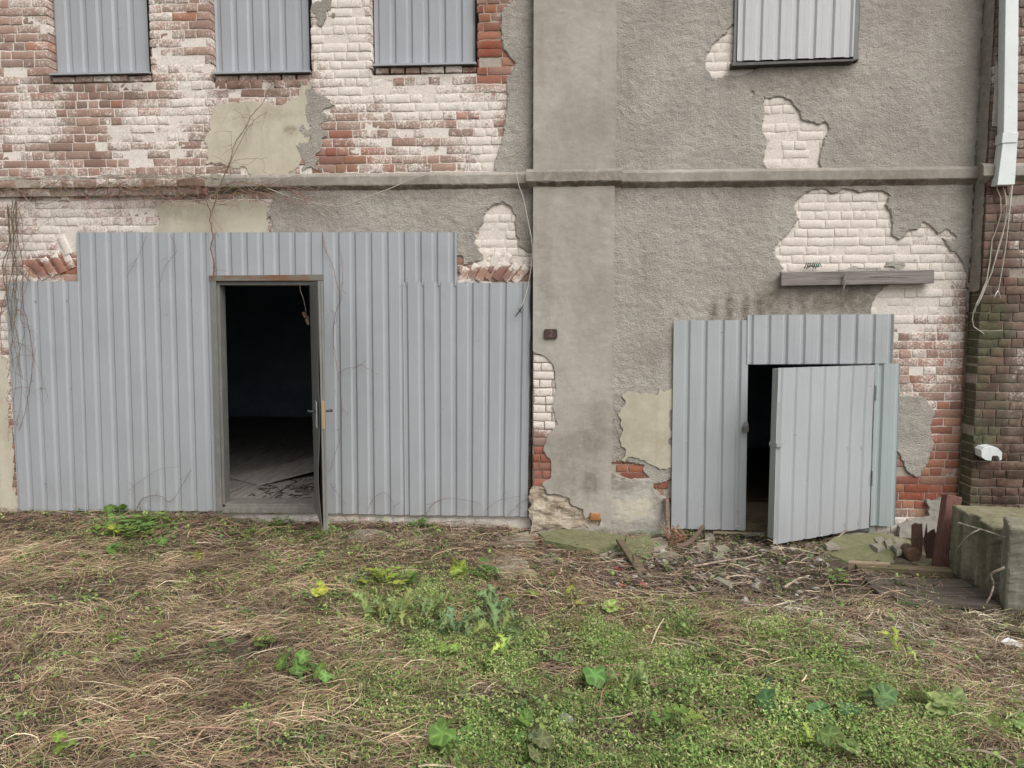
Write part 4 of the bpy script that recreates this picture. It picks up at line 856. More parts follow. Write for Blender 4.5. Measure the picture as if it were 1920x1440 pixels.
# ================================================================== GROUND
gx = np.concatenate([-np.geomspace(300, 8, 14), np.arange(-7, 5, .025), np.geomspace(5.2, 300, 14)]); gy = np.concatenate([-np.geomspace(300, 7, 14), np.arange(-6.4, .2, .025), np.geomspace(.3, 300, 14)])
X_, Y_ = np.meshgrid(gx, gy); ii = np.arange(X_.size).reshape(X_.shape)
q = np.stack([ii[:-1, :-1], ii[:-1, 1:], ii[1:, 1:], ii[1:, :-1]], -1).reshape(-1, 4)
near = (np.abs(X_) < 8) & (Y_ > -7)
Z_ = H(X_, Y_) + np.where(near, (fbm(X_, Y_, 16, 3, 61) - .5) * .03, 0)
tag(npmesh('ground', np.stack([X_, Y_, Z_], -1).reshape(-1, 3), quads=q, mat=M['soil'], smooth=True), kind='structure')
g = np.random.default_rng(4)
def scatter(n, dens, x0=-6.6, x1=4.4, y0=-5.4, y1=-.02):
    x = g.uniform(x0, x1, n * 4); y = g.uniform(y0, y1, n * 4)
    px, py = toPx(x, y, np.full(x.shape, -.1)); d = dens(px, py, x, y)
    k = np.nonzero(g.random(len(x)) < d)[0][:n]; return x[k], y[k], px[k], py[k]
def keepout(px, py):  # solid things lie here
    return np.where(((px > 1760) & (py < 1150)) | ((px > 1560) & (px < 1790) & (py < 1075)), 0, 1)
GREEN = [(1300, 1350, 560, 155, .95), (1120, 1215, 250, 48, 1.0), (1350, 1240, 200, 46, 1.0), (1600, 1420, 420, 110, .95), (860, 1250, 190, 130, .6), (760, 1130, 130, 50, .45), (1800, 1250, 140, 70, .08), (980, 1430, 200, 60, .8), (1780, 1200, 230, 60, .02), (1600, 1165, 240, 34, .05), (1250, 1060, 300, 42, .0)]
def green(px, py, x, y): f = field(px, py, .05, GREEN); return np.clip(f * (1 + (fbm(x, y, 3.2, 4, 71) - .47) * 4.6) * (1 - .9 * field(px, py, .0, SOILB)), 0, 1)
SOILB = [(1400, 1060, 270, 62, 1.0), (1180, 1075, 150, 42, .95), (1650, 1105, 190, 40, .9), (660, 1420, 0, 0, 0), (690, 1380, 50, 26, .7), (350, 1400, 40, 24, .7), (520, 1090, 40, 20, .6), (230, 1190, 50, 16, .6), (740, 1140, 50, 18, .6), (1120, 990, 100, 40, .6)]
SOILB = [s for s in SOILB if s[2] > 0]
def soilm(px, py): return field(px, py, .0, SOILB)
def straw(name, n, dens, ln, wd, cols, lift, ang, seed, lab):
    x, y, px, py = scatter(n, dens); n = len(x); K = 6
    base = (fbm(x, y, .7, 2, seed) - .5) * 3.2 + ang; th = base + g.normal(0, .6, n); th = np.where(g.random(n) < .3, g.uniform(0, math.pi, n), th)
    L = g.uniform(*ln, n) * (.6 + .8 * g.random(n)); kap = g.normal(0, 1.1, n) * np.where(g.random(n) < .2, 2.2, .7)
    t = np.linspace(0, 1, K)[None]; a = th[:, None] + kap[:, None] * (t - .5) * .7 + g.normal(0, .08, (n, K)).cumsum(1)
    st = L[:, None] / (K - 1); dx = np.cos(a) * st; dy = np.sin(a) * st
    PX = x[:, None] + dx.cumsum(1) - dx.sum(1, keepdims=True) / 2; PY = np.minimum(y[:, None] + dy.cumsum(1) - dy.sum(1, keepdims=True) / 2, -.015)
    h0 = g.random(n) ** 1.6 * lift; arch = np.abs(g.normal(0, .02, n)) * L / .3; tl = g.normal(0, .03, n) * L / .3
    PZ = H(PX, PY) + (fbm(PX, PY, 16, 2, 61) - .5) * .02 + h0[:, None] + arch[:, None] * 4 * t * (1 - t) + tl[:, None] * (t - .5) + .004
    w = g.uniform(*wd, n)[:, None] * (1.0 - .6 * np.abs(t - .4)) * .5; ti = g.uniform(-1, 1, (n, 1))
    nx_, ny_ = -np.sin(a) * w, np.cos(a) * w; nz_ = ti * w
    A = np.stack([PX - nx_, PY - ny_, PZ - nz_], -1); Bv = np.stack([PX + nx_, PY + ny_, PZ + nz_], -1)
    V = np.stack([A, Bv], 2).reshape(-1, 3); i0 = (np.arange(n) * K * 2)[:, None] + np.arange(K - 1)[None] * 2
    Q = np.stack([i0, i0 + 2, i0 + 3, i0 + 1], -1).reshape(-1, 4)
    c = np.array(cols)[g.integers(len(cols), size=n)] * g.uniform(.6, 1.2, (n, 1)); c = c * (.0 + 1.9 * fbm(x, y, 3.4, 4, seed + 5))[:, None]
    C = np.repeat(c, K * 2, 0)
    return tag(npmesh(name, V, quads=Q, mat=M['vc'], col=C), lab, name.replace('_', ' '), kind='stuff')
TAN = [(.62, .48, .31), (.52, .38, .24), (.72, .60, .42), (.42, .29, .18), (.34, .215, .135), (.40, .36, .17)]
RBR = [(.29, .165, .115), (.35, .22, .155), (.24, .135, .10), (.42, .29, .21), (.19, .12, .09)]
PALE = [(.66, .58, .45), (.56, .48, .36), (.74, .66, .52), (.44, .36, .28), (.50, .46, .29)]
DRK = [(.17, .125, .09), (.24, .185, .135), (.13, .095, .07), (.30, .24, .18)]
def d_under(px, py, x, y): return np.clip((1 - .93 * soilm(px, py)), .05, 1) * (1 - .8 * green(px, py, x, y)) * keepout(px, py) * np.where(py < 975, .6, 1)
def d_tan(px, py, x, y):
    m = field(px, py, .35, [(300, 1280, 520, 190, 1.0), (60, 1080, 200, 60, .8), (400, 1130, 300, 40, .8), (1750, 1180, 260, 60, .25), (1650, 1300, 300, 60, .35), (1850, 1300, 120, 110, .8), (1300, 1330, 400, 120, .26), (760, 1350, 130, 110, .7), (1450, 1120, 250, 40, .4)])
    return np.clip(m * (-.9 + 3.5 * fbm(x, y, 2.6, 4, 81)), 0, 1) * (1 - .92 * soilm(px, py)) * (1 - .5 * green(px, py, x, y)) * keepout(px, py) * np.clip((py - 990) / 60, 0, 1)
def d_red(px, py, x, y): return np.clip(field(px, py, .06, [(400, 990, 700, 34, 1.0), (800, 1030, 260, 50, .6), (560, 1220, 180, 100, .3), (100, 1050, 160, 30, .5)]), 0, 1)
def d_pale(px, py, x, y): return np.clip(field(px, py, .0, [(1480, 1150, 230, 24, .8), (1750, 1195, 240, 50, 1.0), (1700, 1110, 160, 24, .0), (1860, 1290, 110, 90, .7), (420, 1165, 120, 30, .35), (1640, 1280, 150, 30, .4), (760, 1010, 160, 16, .3)]), 0, 1) * keepout(px, py)
straw('dead_grass', 26000, d_under, (.06, .2), (.002, .0045), DRK + RBR, .012, .15, 101, 'matted layer of old brown stems pressed on the soil across the yard')
straw('straw', 85000, d_tan, (.05, .24), (.0011, .0028), TAN + RBR[:2], .045, .15, 103, 'tan dry grass and straw lying flat over the left and lower yard')
straw('dead_creeper_litter', 12000, d_red, (.08, .26), (.002, .0035), RBR, .05, .0, 107, 'reddish brown litter of dead creeper stems along the foot of the wall')
straw('hay', 30000, d_pale, (.05, .18), (.0012, .0028), PALE, .04, -.15, 109, 'pale fine hay in front of the concrete blocks and dark planks')
straw('stalks', 2600, lambda a, b_, c, d: np.clip(field(a, b_, .25, [(1300, 1330, 480, 150, .06), (400, 1000, 500, 40, 1.0), (800, 1030, 200, 50, 1.0)]), 0, 1) * keepout(a, b_), (.10, .34), (.004, .0075), [(.30, .19, .13), (.40, .29, .19), (.24, .14, .10), (.46, .37, .26), (.20, .13, .10)], .05, .1, 211, 'coarse broken brown stalks tangled over the straw and along the wall foot')
def d_twig(px, py, x, y): return np.clip(field(px, py, .02, [(1350, 1070, 240, 60, .9), (1150, 1070, 100, 40, .8), (900, 1010, 130, 30, .8), (1620, 1110, 120, 30, .7)]), 0, 1) * keepout(px, py)
straw('twigs', 4200, d_twig, (.08, .30), (.004, .009), [(.30, .235, .18), (.38, .31, .24), (.22, .16, .12), (.27, .18, .13)], .02, .1, 113, 'scattered broken twigs and stalks on the bare soil before the small door')
# small-leaved green cover
def tufts(name, n, dens, M_, rad, hgt, ll, lw, cols, seed, lab, cat, x0=-6.6):
    x, y, px, py = scatter(n, dens, x0); n = len(x)
    s = (g.uniform(.6, 1.3, n) * (.35 + 1.5 * fbm(x, y, 5, 3, seed + 9) ** 1.3 * 1.2))[:, None]
    r = g.random((n, M_)) ** .6 * rad * s; th = g.uniform(0, 6.283, (n, M_)); hz = g.random((n, M_)) * hgt * s
    cx = x[:, None] + r * np.cos(th); cy = np.minimum(y[:, None] + r * np.sin(th), -.02); cz = H(cx, cy) + .004 + hz
    a = g.uniform(0, 6.283, (n, M_)); pt = g.normal(.25, .38, (n, M_)); L = g.uniform(*ll, (n, M_)); w = L * g.uniform(*lw, (n, M_))
    d = np.stack([np.cos(a) * np.cos(pt), np.sin(a) * np.cos(pt), np.sin(pt)], -1); sd_ = np.stack([-np.sin(a), np.cos(a), g.normal(0, .4, a.shape)], -1)
    c = np.stack([cx, cy, cz], -1); L = L[..., None]; w = w[..., None]
    V = np.stack([c, c + d * L * .5 + sd_ * w * .5, c + d * L, c + d * L * .5 - sd_ * w * .5], -2).reshape(-1, 3)
    Q = np.arange(len(V)).reshape(-1, 4)
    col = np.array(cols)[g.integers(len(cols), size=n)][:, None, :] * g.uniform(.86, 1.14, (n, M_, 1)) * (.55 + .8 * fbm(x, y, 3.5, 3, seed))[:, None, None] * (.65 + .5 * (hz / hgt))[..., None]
    return tag(npmesh(name, V, quads=Q, mat=M['leaf'], col=np.repeat(col.reshape(-1, 3), 4, 0)), lab, cat, kind='stuff')
GR = [(.31, .47, .13), (.26, .42, .12), (.38, .50, .16), (.21, .34, .10), (.46, .52, .20), (.54, .50, .27)]
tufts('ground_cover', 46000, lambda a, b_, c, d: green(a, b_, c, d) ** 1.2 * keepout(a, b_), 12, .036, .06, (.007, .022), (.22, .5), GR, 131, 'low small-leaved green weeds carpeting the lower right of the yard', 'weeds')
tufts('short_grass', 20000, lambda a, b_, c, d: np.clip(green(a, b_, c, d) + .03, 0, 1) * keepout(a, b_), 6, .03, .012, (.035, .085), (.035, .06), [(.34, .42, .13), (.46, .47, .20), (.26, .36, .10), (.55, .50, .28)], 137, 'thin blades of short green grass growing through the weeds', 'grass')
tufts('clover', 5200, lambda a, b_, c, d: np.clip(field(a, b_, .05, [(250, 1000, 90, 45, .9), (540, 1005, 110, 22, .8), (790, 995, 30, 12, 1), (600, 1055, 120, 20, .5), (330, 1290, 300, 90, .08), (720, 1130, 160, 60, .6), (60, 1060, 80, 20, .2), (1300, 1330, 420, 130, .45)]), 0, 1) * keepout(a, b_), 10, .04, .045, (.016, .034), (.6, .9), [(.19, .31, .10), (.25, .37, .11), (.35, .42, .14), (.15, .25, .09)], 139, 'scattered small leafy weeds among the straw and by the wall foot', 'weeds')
# dead leaves
tufts('leaf_litter', 1500, lambda a, b_, c, d: np.clip(.25 + field(a, b_, 0, [(150, 1260, 200, 120, .4), (800, 1000, 300, 40, .8), (200, 985, 300, 25, .6)]), 0, 1) * keepout(a, b_), 2, .03, .03, (.022, .05), (.4, .65), [(.32, .20, .13), (.38, .27, .18), (.24, .14, .095), (.44, .34, .24)], 149, 'curled brown dead leaves lying among the straw', 'dead leaves')
# rubble
def rubble(name, n, dens, size, cols, lab):
    x, y, px, py = scatter(n, dens); n = len(x); base = np.array([(1, 0, 0), (.3, .9, 0), (-.8, .55, 0), (-.85, -.5, 0), (.25, -.95, 0), (0, 0, 1), (0, 0, -1)], float)
    s = g.uniform(*size, n) * (g.random(n) ** 2 * 1.6 + .5); P = base[None] * (1 + g.normal(0, .22, (n, 7, 1))) * s[:, None, None]; P[..., 2] *= g.uniform(.25, .55, (n, 1))
    a = g.uniform(0, 6.28, n); c, t = np.cos(a)[:, None], np.sin(a)[:, None]; Xr = P[..., 0] * c - P[..., 1] * t; Yr = P[..., 0] * t + P[..., 1] * c
    tl = g.normal(0, .3, (n, 1)); V = np.stack([Xr + x[:, None], np.minimum(Yr + y[:, None], -.01), P[..., 2] + Xr * tl + H(x, y)[:, None] + s[:, None] * .2], -1).reshape(-1, 3)
    f = np.array([(i, (i + 1) % 5, 5) for i in range(5)] + [((i + 1) % 5, i, 6) for i in range(5)]); Q = (f[None] + (np.arange(n) * 7)[:, None, None]).reshape(-1, 3)
    C = np.repeat(np.array(cols)[g.integers(len(cols), size=n)] * g.uniform(.7, 1.15, (n, 1)), 7, 0)
    return tag(npmesh(name, V, quads=Q, mat=M['bark'], col=C), lab, name.replace('_', ' '), kind='stuff')
rubble('rubble', 9000, lambda a, b_, c, d: np.clip(field(a, b_, .008, [(1400, 1050, 260, 50, .9), (1230, 1030, 90, 30, 1), (1280, 1020, 90, 16, 1), (1130, 1050, 120, 24, .4), (1480, 1110, 160, 30, .3)]), 0, 1) * keepout(a, b_), (.007, .026), [(.46, .43, .37), (.30, .27, .22), (.46, .43, .37), (.22, .18, .15), (.16, .13, .11)], 'small broken plaster and stone rubble strewn before the small metal door')
rubble('clods', 5000, lambda a, b_, c, d: np.clip(.08 + soilm(a, b_), 0, 1) * keepout(a, b_), (.006, .018), [(.07, .055, .042), (.10, .08, .06), (.14, .11, .085)], 'dark crumbs of earth on the bare patches of soil')
# ------------------------------------------------------------------ single things on the ground
def slab(pts, h, mat, label, name='stone_slab', cat='slab', group=None, tilt=(0, 0), sink=.015, seed=0, bev=.006):
    rr = random.Random(seed); P = [G(a, c_) for a, c_ in pts]; Q = []
    for i, p in enumerate(P):
        n_ = P[(i + 1) % len(P)]; k = max(1, int((n_ - p).length / .07))
        for t in range(k): Q.append(p.lerp(n_, t / k) + Vector((rr.uniform(-.01, .01), rr.uniform(-.01, .01), 0)))
    c = sum(Q, Vector()) / len(Q); z0 = float(H(c.x, c.y)) - sink; V = []
    for lev, sc in ((0, 1.0), (.6, 1.0), (1, .965), (1, .5)):
        for p in Q:
            d = p - c; z = z0 + h * lev + d.x * tilt[0] + d.y * tilt[1] + (rr.uniform(-.004, .004) if lev else 0); V.append((c.x + d.x * sc, c.y + d.y * sc, z))
    V.append((c.x, c.y, z0 + h + .003)); n_ = len(Q); F_ = []
    for L in range(3): F_ += [(L * n_ + i, L * n_ + (i + 1) % n_, (L + 1) * n_ + (i + 1) % n_, (L + 1) * n_ + i) for i in range(n_)]
    F_ += [(3 * n_ + i, 3 * n_ + (i + 1) % n_, 4 * n_) for i in range(n_)]
    V = np.array(V) - np.array([c.x, c.y, z0]); o = npmesh(name, V, polys=F_, mat=mat); o.location = (c.x, c.y, z0)
    return tag(o, label, cat, group)
slab([(1008, 1012), (1060, 1006), (1120, 1010), (1172, 1018), (1165, 1034), (1110, 1041), (1055, 1033), (1020, 1025)], .085, M['mslab'], 'low moss-edged foundation slab sticking out at the foot of the pilaster', seed=1)
slab([(1170, 1014), (1218, 1012), (1226, 1030), (1214, 1055), (1192, 1058), (1176, 1040)], .05, M['mslab'], 'small green moss-covered slab under the leaning mossy stake', seed=2)
slab([(872, 1030), (930, 1034), (985, 1056), (1010, 1080), (960, 1082), (905, 1062)], .035, M['slab'], 'long grey cracked flagstone half buried in straw before the pilaster', seed=3)
slab([(940, 1010), (990, 1004), (1002, 1024), (960, 1034), (925, 1026)], .035, M['slab'], 'grey flagstone beside the foot of the pilaster and above the long one', seed=4)
slab([(640, 1002), (690, 994), (728, 1000), (720, 1014), (660, 1017)], .03, M['slab'], 'flat grey stone below the right boarding near the open door', seed=5)
slab([(1530, 1036), (1570, 1014), (1640, 1010), (1700, 1020), (1757, 1058), (1745, 1074), (1660, 1066), (1590, 1056)], .05, M['mslab'], 'wide bright green mossy slab right of the small metal door', tilt=(0, .05), seed=6)
for i, (pts, lb) in enumerate([([(1637, 1022), (1652, 1020), (1660, 1028), (1645, 1032)], 'pale greenish stone flake at the upper left of the little pile on the mossy slab'),
    ([(1632, 1033), (1650, 1031), (1662, 1040), (1644, 1044)], 'pale stone flake at the lower left of the little pile on the mossy slab'),
    ([(1655, 1028), (1672, 1026), (1674, 1036), (1660, 1037)], 'middle stone flake of the little pile on the mossy slab'),
    ([(1672, 1022), (1692, 1024), (1695, 1032), (1678, 1031)], 'upper right stone flake of the little pile on the mossy slab'),
    ([(1672, 1038), (1690, 1034), (1698, 1046), (1682, 1049)], 'pale stone flake touching the round log end'),
    ([(1545, 1033), (1560, 1031), (1572, 1039), (1553, 1041)], 'single whitish flat stone at the left end of the mossy slab')]):
    slab(pts, .03, M['slab'], lb, 'stone_flake', 'stone', 'stone flakes on and around the mossy slab', sink=-.035, seed=20 + i)
for i, (pts, lb) in enumerate([([(1208, 1020), (1240, 1014), (1255, 1028), (1238, 1036), (1215, 1034)], 'large flat grey stone left of the broken stump'),
    ([(1318, 1003), (1335, 1003), (1340, 1015), (1322, 1016)], 'flat stone lying against the foot of the boarding left of the small door'),
    ([(1305, 1025), (1330, 1022), (1330, 1035), (1308, 1037)], 'pale flat stone right of the thick brown root piece'),
    ([(1340, 1030), (1362, 1028), (1368, 1035), (1346, 1038)], 'pale flat stone in the middle of the rubble before the small door'),
    ([(1336, 1045), (1355, 1043), (1358, 1050), (1340, 1052)], 'small pale flat stone nearest the yard in the rubble'),
    ([(1338, 1093), (1350, 1090), (1378, 1100), (1368, 1106)], 'elongated grey stone on the bare soil in front of the small door'),
    ([(1123, 1044), (1140, 1043), (1139, 1048), (1125, 1048)], 'small white stone chip in front of the mossy foundation slab')]):
    slab(pts, .03, M['slab'], lb, 'flat_stone', 'stone', 'flat stones in the rubble', sink=.0, seed=40 + i)
for i, (pts, lb) in enumerate([([(1222, 1040), (1262, 1038), (1290, 1048), (1262, 1058), (1228, 1054)], 'long low grey slab in the debris in front of the splintered stump'),
    ([(1010, 1046), (1040, 1042), (1060, 1052), (1030, 1060)], 'small grey flagstone just below the mossy foundation slab'),
    ([(760, 1010), (800, 1002), (835, 1008), (806, 1020), (770, 1019)], 'grey flagstone under the spread bundle of stalks')]):
    slab(pts, .028, M['slab'], lb, 'flat_stone', 'stone', 'flat stones in the rubble', seed=70 + i)
# concrete blocks
def fbs(name, corner, Lx, Ly, h, rot, mat, label, groove=True):
    b = MB(); gv = []
    prof = [(0, 0), (Lx, 0), (Lx, Ly)]
    if groove: prof += [(0, Ly), (0, Ly * .62), (.035, Ly * .56), (.045, Ly * .47), (.035, Ly * .38), (0, Ly * .33)]
    else: prof += [(0, Ly)]
    n_ = len(prof); v = [(x, y, 0) for x, y in prof] + [(x, y, h) for x, y in prof]
    b.add(v, [tuple(range(n_))[::-1], tuple(range(n_, 2 * n_))] + [(i, (i + 1) % n_, (i + 1) % n_ + n_, i + n_) for i in range(n_)])
    o = b.build(name, mat, None, bevel=.016)
    sm = o.modifiers.new('sub', 'SUBSURF'); sm.subdivision_type = 'SIMPLE'; sm.levels = sm.render_levels = 5
    for sc_, st_ in ((.12, .022), (.03, .008)):
        tx = bpy.data.textures.new('wear', 'CLOUDS'); tx.noise_scale = sc_; tx.noise_depth = 3; dm = o.modifiers.new('wear', 'DISPLACE'); dm.texture = tx; dm.strength = st_; dm.mid_level = .5; dm.texture_coords = 'LOCAL'
    o.location = corner; o.rotation_euler = (0, 0, rot); return tag(o, label, 'concrete block', 'concrete foundation blocks')
p1 = G(1778, 1070); p2 = G(1853, 1112); zt1 = W(1780, 946, p1.y).z
d12 = Vector((p1.x - p2.x, p1.y - p2.y)); rot1 = math.atan2(d12.y, d12.x) - math.pi / 2
fbs('concrete_block', (p2.x, p2.y, p1.z - .02), 1.6, d12.length, zt1 - p1.z + .02, rot1 + .0, M['conc'], 'dark mossy concrete block with a grooved end beside the red-brown post')
p3 = G(1883, 1152); zt3 = W(1888, 988, p3.y).z
fbs('concrete_block', (p3.x, p3.y, p3.z - .03), 1.2, .30, zt3 - p3.z + .03, R(-24), M['conc2'], 'paler grey concrete block at the right edge in front of the mossy one', False)
def leanbox(name, a0, a1, w0, w1, t, mat, label, cat, group=None):
    a0, a1 = Vector(a0), Vector(a1); ax = (a1 - a0).normalized(); sx = Vector((1, 0, 0)) - ax * ax.x; sx.normalize(); sy = ax.cross(sx)
    b = MB(); v = []
    for p, w in ((a0, w0), (a1, w1)):
        for sgx, sgy in ((-1, -1), (1, -1), (1, 1), (-1, 1)): v.append(p + sx * w * .5 * sgx + sy * t * .5 * sgy * (-1 if sy.y < 0 else 1))
    b.add(v, [(0, 1, 5, 4), (1, 2, 6, 5), (2, 3, 7, 6), (3, 0, 4, 7), (4, 5, 6, 7), (3, 2, 1, 0)])
    o = b.build(name, mat, None, bevel=.008, origin=tuple(a0)); return tag(o, label, cat, group)
pb = G(1764, 1066); pt_ = W(1785, 929, pb.y + .10)
leanbox('wooden_post', pb, pt_, .105, .115, .09, M['post'], 'leaning red-brown wooden post standing against the mossy concrete block', 'post')
def plate(pts, y, label, t=.012):
    b = MB(); P = [W(a, c_, y) for a, c_ in pts]; n_ = len(P); b.add([tuple(p) for p in P] + [(p.x + .01, p.y + t, p.z) for p in P], [tuple(range(n_)), tuple(range(n_, 2 * n_))[::-1]] + [(i, i + n_, (i + 1) % n_ + n_, (i + 1) % n_) for i in range(n_)])
    return tag(b.build('rusty_plate', M['rust'], None, origin=tuple(P[-1])), label, 'metal scrap', 'rusty plates standing against the wall corner')
plate([(1709, 984), (1714, 981), (1722, 983), (1728, 982), (1730, 1012), (1727, 1045), (1712, 1040), (1708, 1018)], -.75, 'rusty plate with a straight top edge, left one by the log end')
plate([(1733, 1003), (1737, 981), (1738, 1000), (1744, 995), (1751, 992), (1755, 1003), (1756, 1045), (1738, 1050), (1731, 1020)], -.70, 'jagged rusty plate just left of the red-brown post')
c = G(1712, 1054); c.z += .055; b = MB(); b.tube([c + Vector((.02, .16, 0)), c + Vector((.01, .08, 0)), c, c + Vector((0, -.004, 0))], [.048, .055, .058, .046], 14, (.16, .10, .06))
tag(b.build('log', M['bark'], None, origin=tuple(c)), 'short round log end lying on the mossy slab beside the rusty plates', 'log')
# boards
def board(a, b_, wd, th, mat, label, zo=.0, zo2=None, grp=None, name='board'):
    p = G(*a) + Vector((0, 0, zo)); q_ = G(*b_) + Vector((0, 0, zo if zo2 is None else zo2)); d = (q_ - p).normalized(); s = Vector((-d.y, d.x, 0)).normalized() * wd * .5; u = Vector((0, 0, th))
    b = MB(); b.hexa([tuple(v) for v in (p - s, q_ - s, q_ - s + u, p - s + u, p + s, q_ + s, q_ + s + u, p + s + u)])
    o = b.build(name, mat, None, bevel=.004, origin=tuple(p)); return tag(o, label, 'board', grp)
board((1604, 1072), (1782, 1081), .10, .055, M['board'], 'rotten squared timber along the front of the mossy slab')
board((1590, 1068), (1668, 1072), .06, .065, M['board2'], 'short pale broken board end left of the rotten timber', .0)
board((1625, 1096), (1815, 1101), .15, .03, M['wet'], 'wet dark plank directly in front of the rotten timber', .0, grp='dark wet planks in front of the concrete blocks')
board((1640, 1113), (1850, 1119), .15, .03, M['wet'], 'middle wet dark plank between the timber and the hay', .0, grp='dark wet planks in front of the concrete blocks')
board((1680, 1131), (1868, 1137), .14, .03, M['wet'], 'wet dark plank nearest the hay, ending at the pale concrete block', .0, grp='dark wet planks in front of the concrete blocks')
board((1336, 1006), (1412, 1009), .03, .02, M['board2'], 'thin pale lath lying under the boarding left of the small door', .03)
board((1745, 1195), (1778, 1206), .05, .03, M['board'], 'short dark wood scrap lying in the hay on the right', .01)
board((1888, 1190), (1925, 1200), .07, .05, M['board'], 'dark wood chunk in the hay at the right edge of the yard', .0)
pa = G(1203, 1078); pa.z += .02; pc_ = G(1160, 1034); pc_.z += .10
leanbox('wooden_stake', pa, pc_, .075, .055, .03, M['board'], 'mossy leaning stake lying across the small green slab', 'board')
# sticks and branches as things
def branch(paths, label, r=.008, col=(.36, .30, .23), h=.02, name='branch', cat='branch', grp=None, world=False, mat='bark'):
    b = MB(); org = None
    for k, pt in enumerate(paths):
        P = [Vector(p) if world else G(p[0], p[1]) + Vector((0, 0, (p[2] if len(p) > 2 else h))) for p in pt]; P = smooth_pts(P, 4)
        org = org or P[0]; m = len(P); b.tube(P, [r * (.8 if k else 1) * (1 - .55 * i / m) for i in range(m)], 6, col)
    return tag(b.build(name, M[mat], None, origin=tuple(org)), label, cat, grp)
yb1 = p2.y - .03
branch([[W(1797, 980, yb1 + .25), W(1820, 987, yb1 + .1), W(1845, 994, yb1 - .05), W(1866, 1001, yb1 - .12), W(1886, 1008, yb1 - .18)], [W(1838, 992, yb1 - .02), W(1822, 1000, yb1 + .0), W(1808, 1012, yb1 + .05), W(1797, 1026, yb1 + .1)]], 'forked pale twig resting against the side of the mossy concrete block', .006, (.52, .47, .40), world=True)
branch([[W(1884, 1064, p3.y - .02), W(1870, 1070, p3.y + .0), W(1858, 1078, p3.y + .05), W(1863, 1095, p3.y + .08), W(1858, 1115, p3.y + .05), tuple(G(1845, 1141) + Vector((0, 0, .01)))]], 'bare crooked pale branch bent against the corner of the grey concrete block', .009, (.50, .42, .34), world=True)
# broken stump
s0 = G(1262, 1024)
branch([[tuple(W(1249, 935, -.07)), tuple(W(1250, 960, -.09)), tuple(W(1252, 990, -.13)), tuple(W(1256, 1012, -.20)), tuple(s0)], [tuple(W(1251, 985, -.16)), tuple(W(1254, 1005, -.22)), tuple(s0)]], 'thick cut creeper trunk rising beside the left edge of the small boarding', .026, (.27, .20, .16), world=True, name='creeper_trunk', cat='stump')
P_ = [[tuple(s0 + Vector((rr.uniform(-.08, .05), rr.uniform(-.05, .05), 0))), tuple(s0 + Vector((rr.uniform(-.10, .12), rr.uniform(-.08, .02), rr.uniform(.05, .1)))), tuple(s0 + Vector((rr.uniform(-.12, .16), rr.uniform(-.1, .03), rr.uniform(.08, .20))))] for _ in range(9)]
branch(P_, 'splintered reddish stump with torn fibres left of the small door', .016, (.33, .19, .12), world=True, name='stump', cat='stump')
branch([[(1270, 1034, .03), (1290, 1030, .05), (1305, 1018, .07), (1318, 1006, .09)]], 'thick brown root piece sticking out to the right of the splintered stump', .030, (.19, .13, .10))
STK = [([(345, 960), (395, 968), (420, 990), (440, 1003)], 'x'), ]
SK = [([[(700, 975), (745, 985), (790, 1012), (812, 1018)], [(680, 966), (740, 990), (800, 1014)]], 'long pale stalks running from the right boarding down to the stalk bundle', .005, (.42, .34, .26)),
 ([[(815, 1008), (850, 1016), (900, 1030), (940, 1048)], [(812, 1012), (818, 1035), (830, 1062)], [(822, 1012), (835, 1035), (845, 1050)], [(815, 1010), (812, 1030), (808, 1042)]], 'spread bundle of thick reddish-brown stalks in front of the right boarding', .010, (.28, .18, .13)),
 ([[(1300, 1068), (1355, 1058), (1400, 1052), (1425, 1046)]], 'pale forked stick on the bare soil left of the small door leaf', .010, (.42, .34, .27)),
 ([[(1130, 1120), (1180, 1112), (1240, 1122), (1300, 1118), (1360, 1112)]], 'long thin stick lying along the top edge of the green weeds', .006, (.38, .30, .23)),
 ([[(1600, 1062), (1625, 1080), (1660, 1092), (1720, 1108)], [(1610, 1058), (1630, 1085)]], 'grey branched twig lying over the wet dark planks', .006, (.38, .31, .25)),
 ([[(1660, 1085), (1700, 1100), (1760, 1115), (1810, 1128)]], 'long straight twig crossing the wet dark planks diagonally', .005, (.34, .27, .22)),
 ([[(1470, 1108), (1500, 1090), (1520, 1092)]], 'short thick pale stick at the edge of the hay', .010, (.46, .38, .29)),
 ([[(1265, 1390), (1285, 1370), (1297, 1350), (1300, 1315)]], 'slim upright stalk in the green weeds at the bottom centre', .005, (.44, .38, .28)),
 ([[(1570, 1020, .05), (1590, 1010, .09), (1605, 1002, .12)]], 'short bent stick lying at the back of the mossy slab', .008, (.36, .30, .2)),
 ([[(1170, 1045), (1200, 1050), (1250, 1068), (1300, 1076)]], 'brown stick on the soil right of the leaning mossy stake', .008, (.24, .18, .14)),
 ([[(575, 1118), (620, 1142), (670, 1168), (720, 1190)]], 'long light stem slanting towards the blue-green thistles', .005, (.45, .37, .26)),
 ([[(130, 1175), (150, 1120), (160, 1080), (170, 1055)]], 'thin upright straw stem in the straw on the left', .004, (.45, .35, .24)),
 ([[(0, 1085), (40, 1098), (60, 1112)], [(0, 1083), (30, 1100)]], 'pale bent stem entering at the left edge of the yard', .006, (.42, .34, .26)),
 ([[(1080, 1010), (1020, 1018), (960, 1022), (880, 1030)]], 'thick pale stem lying across the flagstones at the pilaster foot', .007, (.40, .32, .24))]
for pth, lb, r0, cl in SK: branch(pth, lb, r0, cl, h=.025)
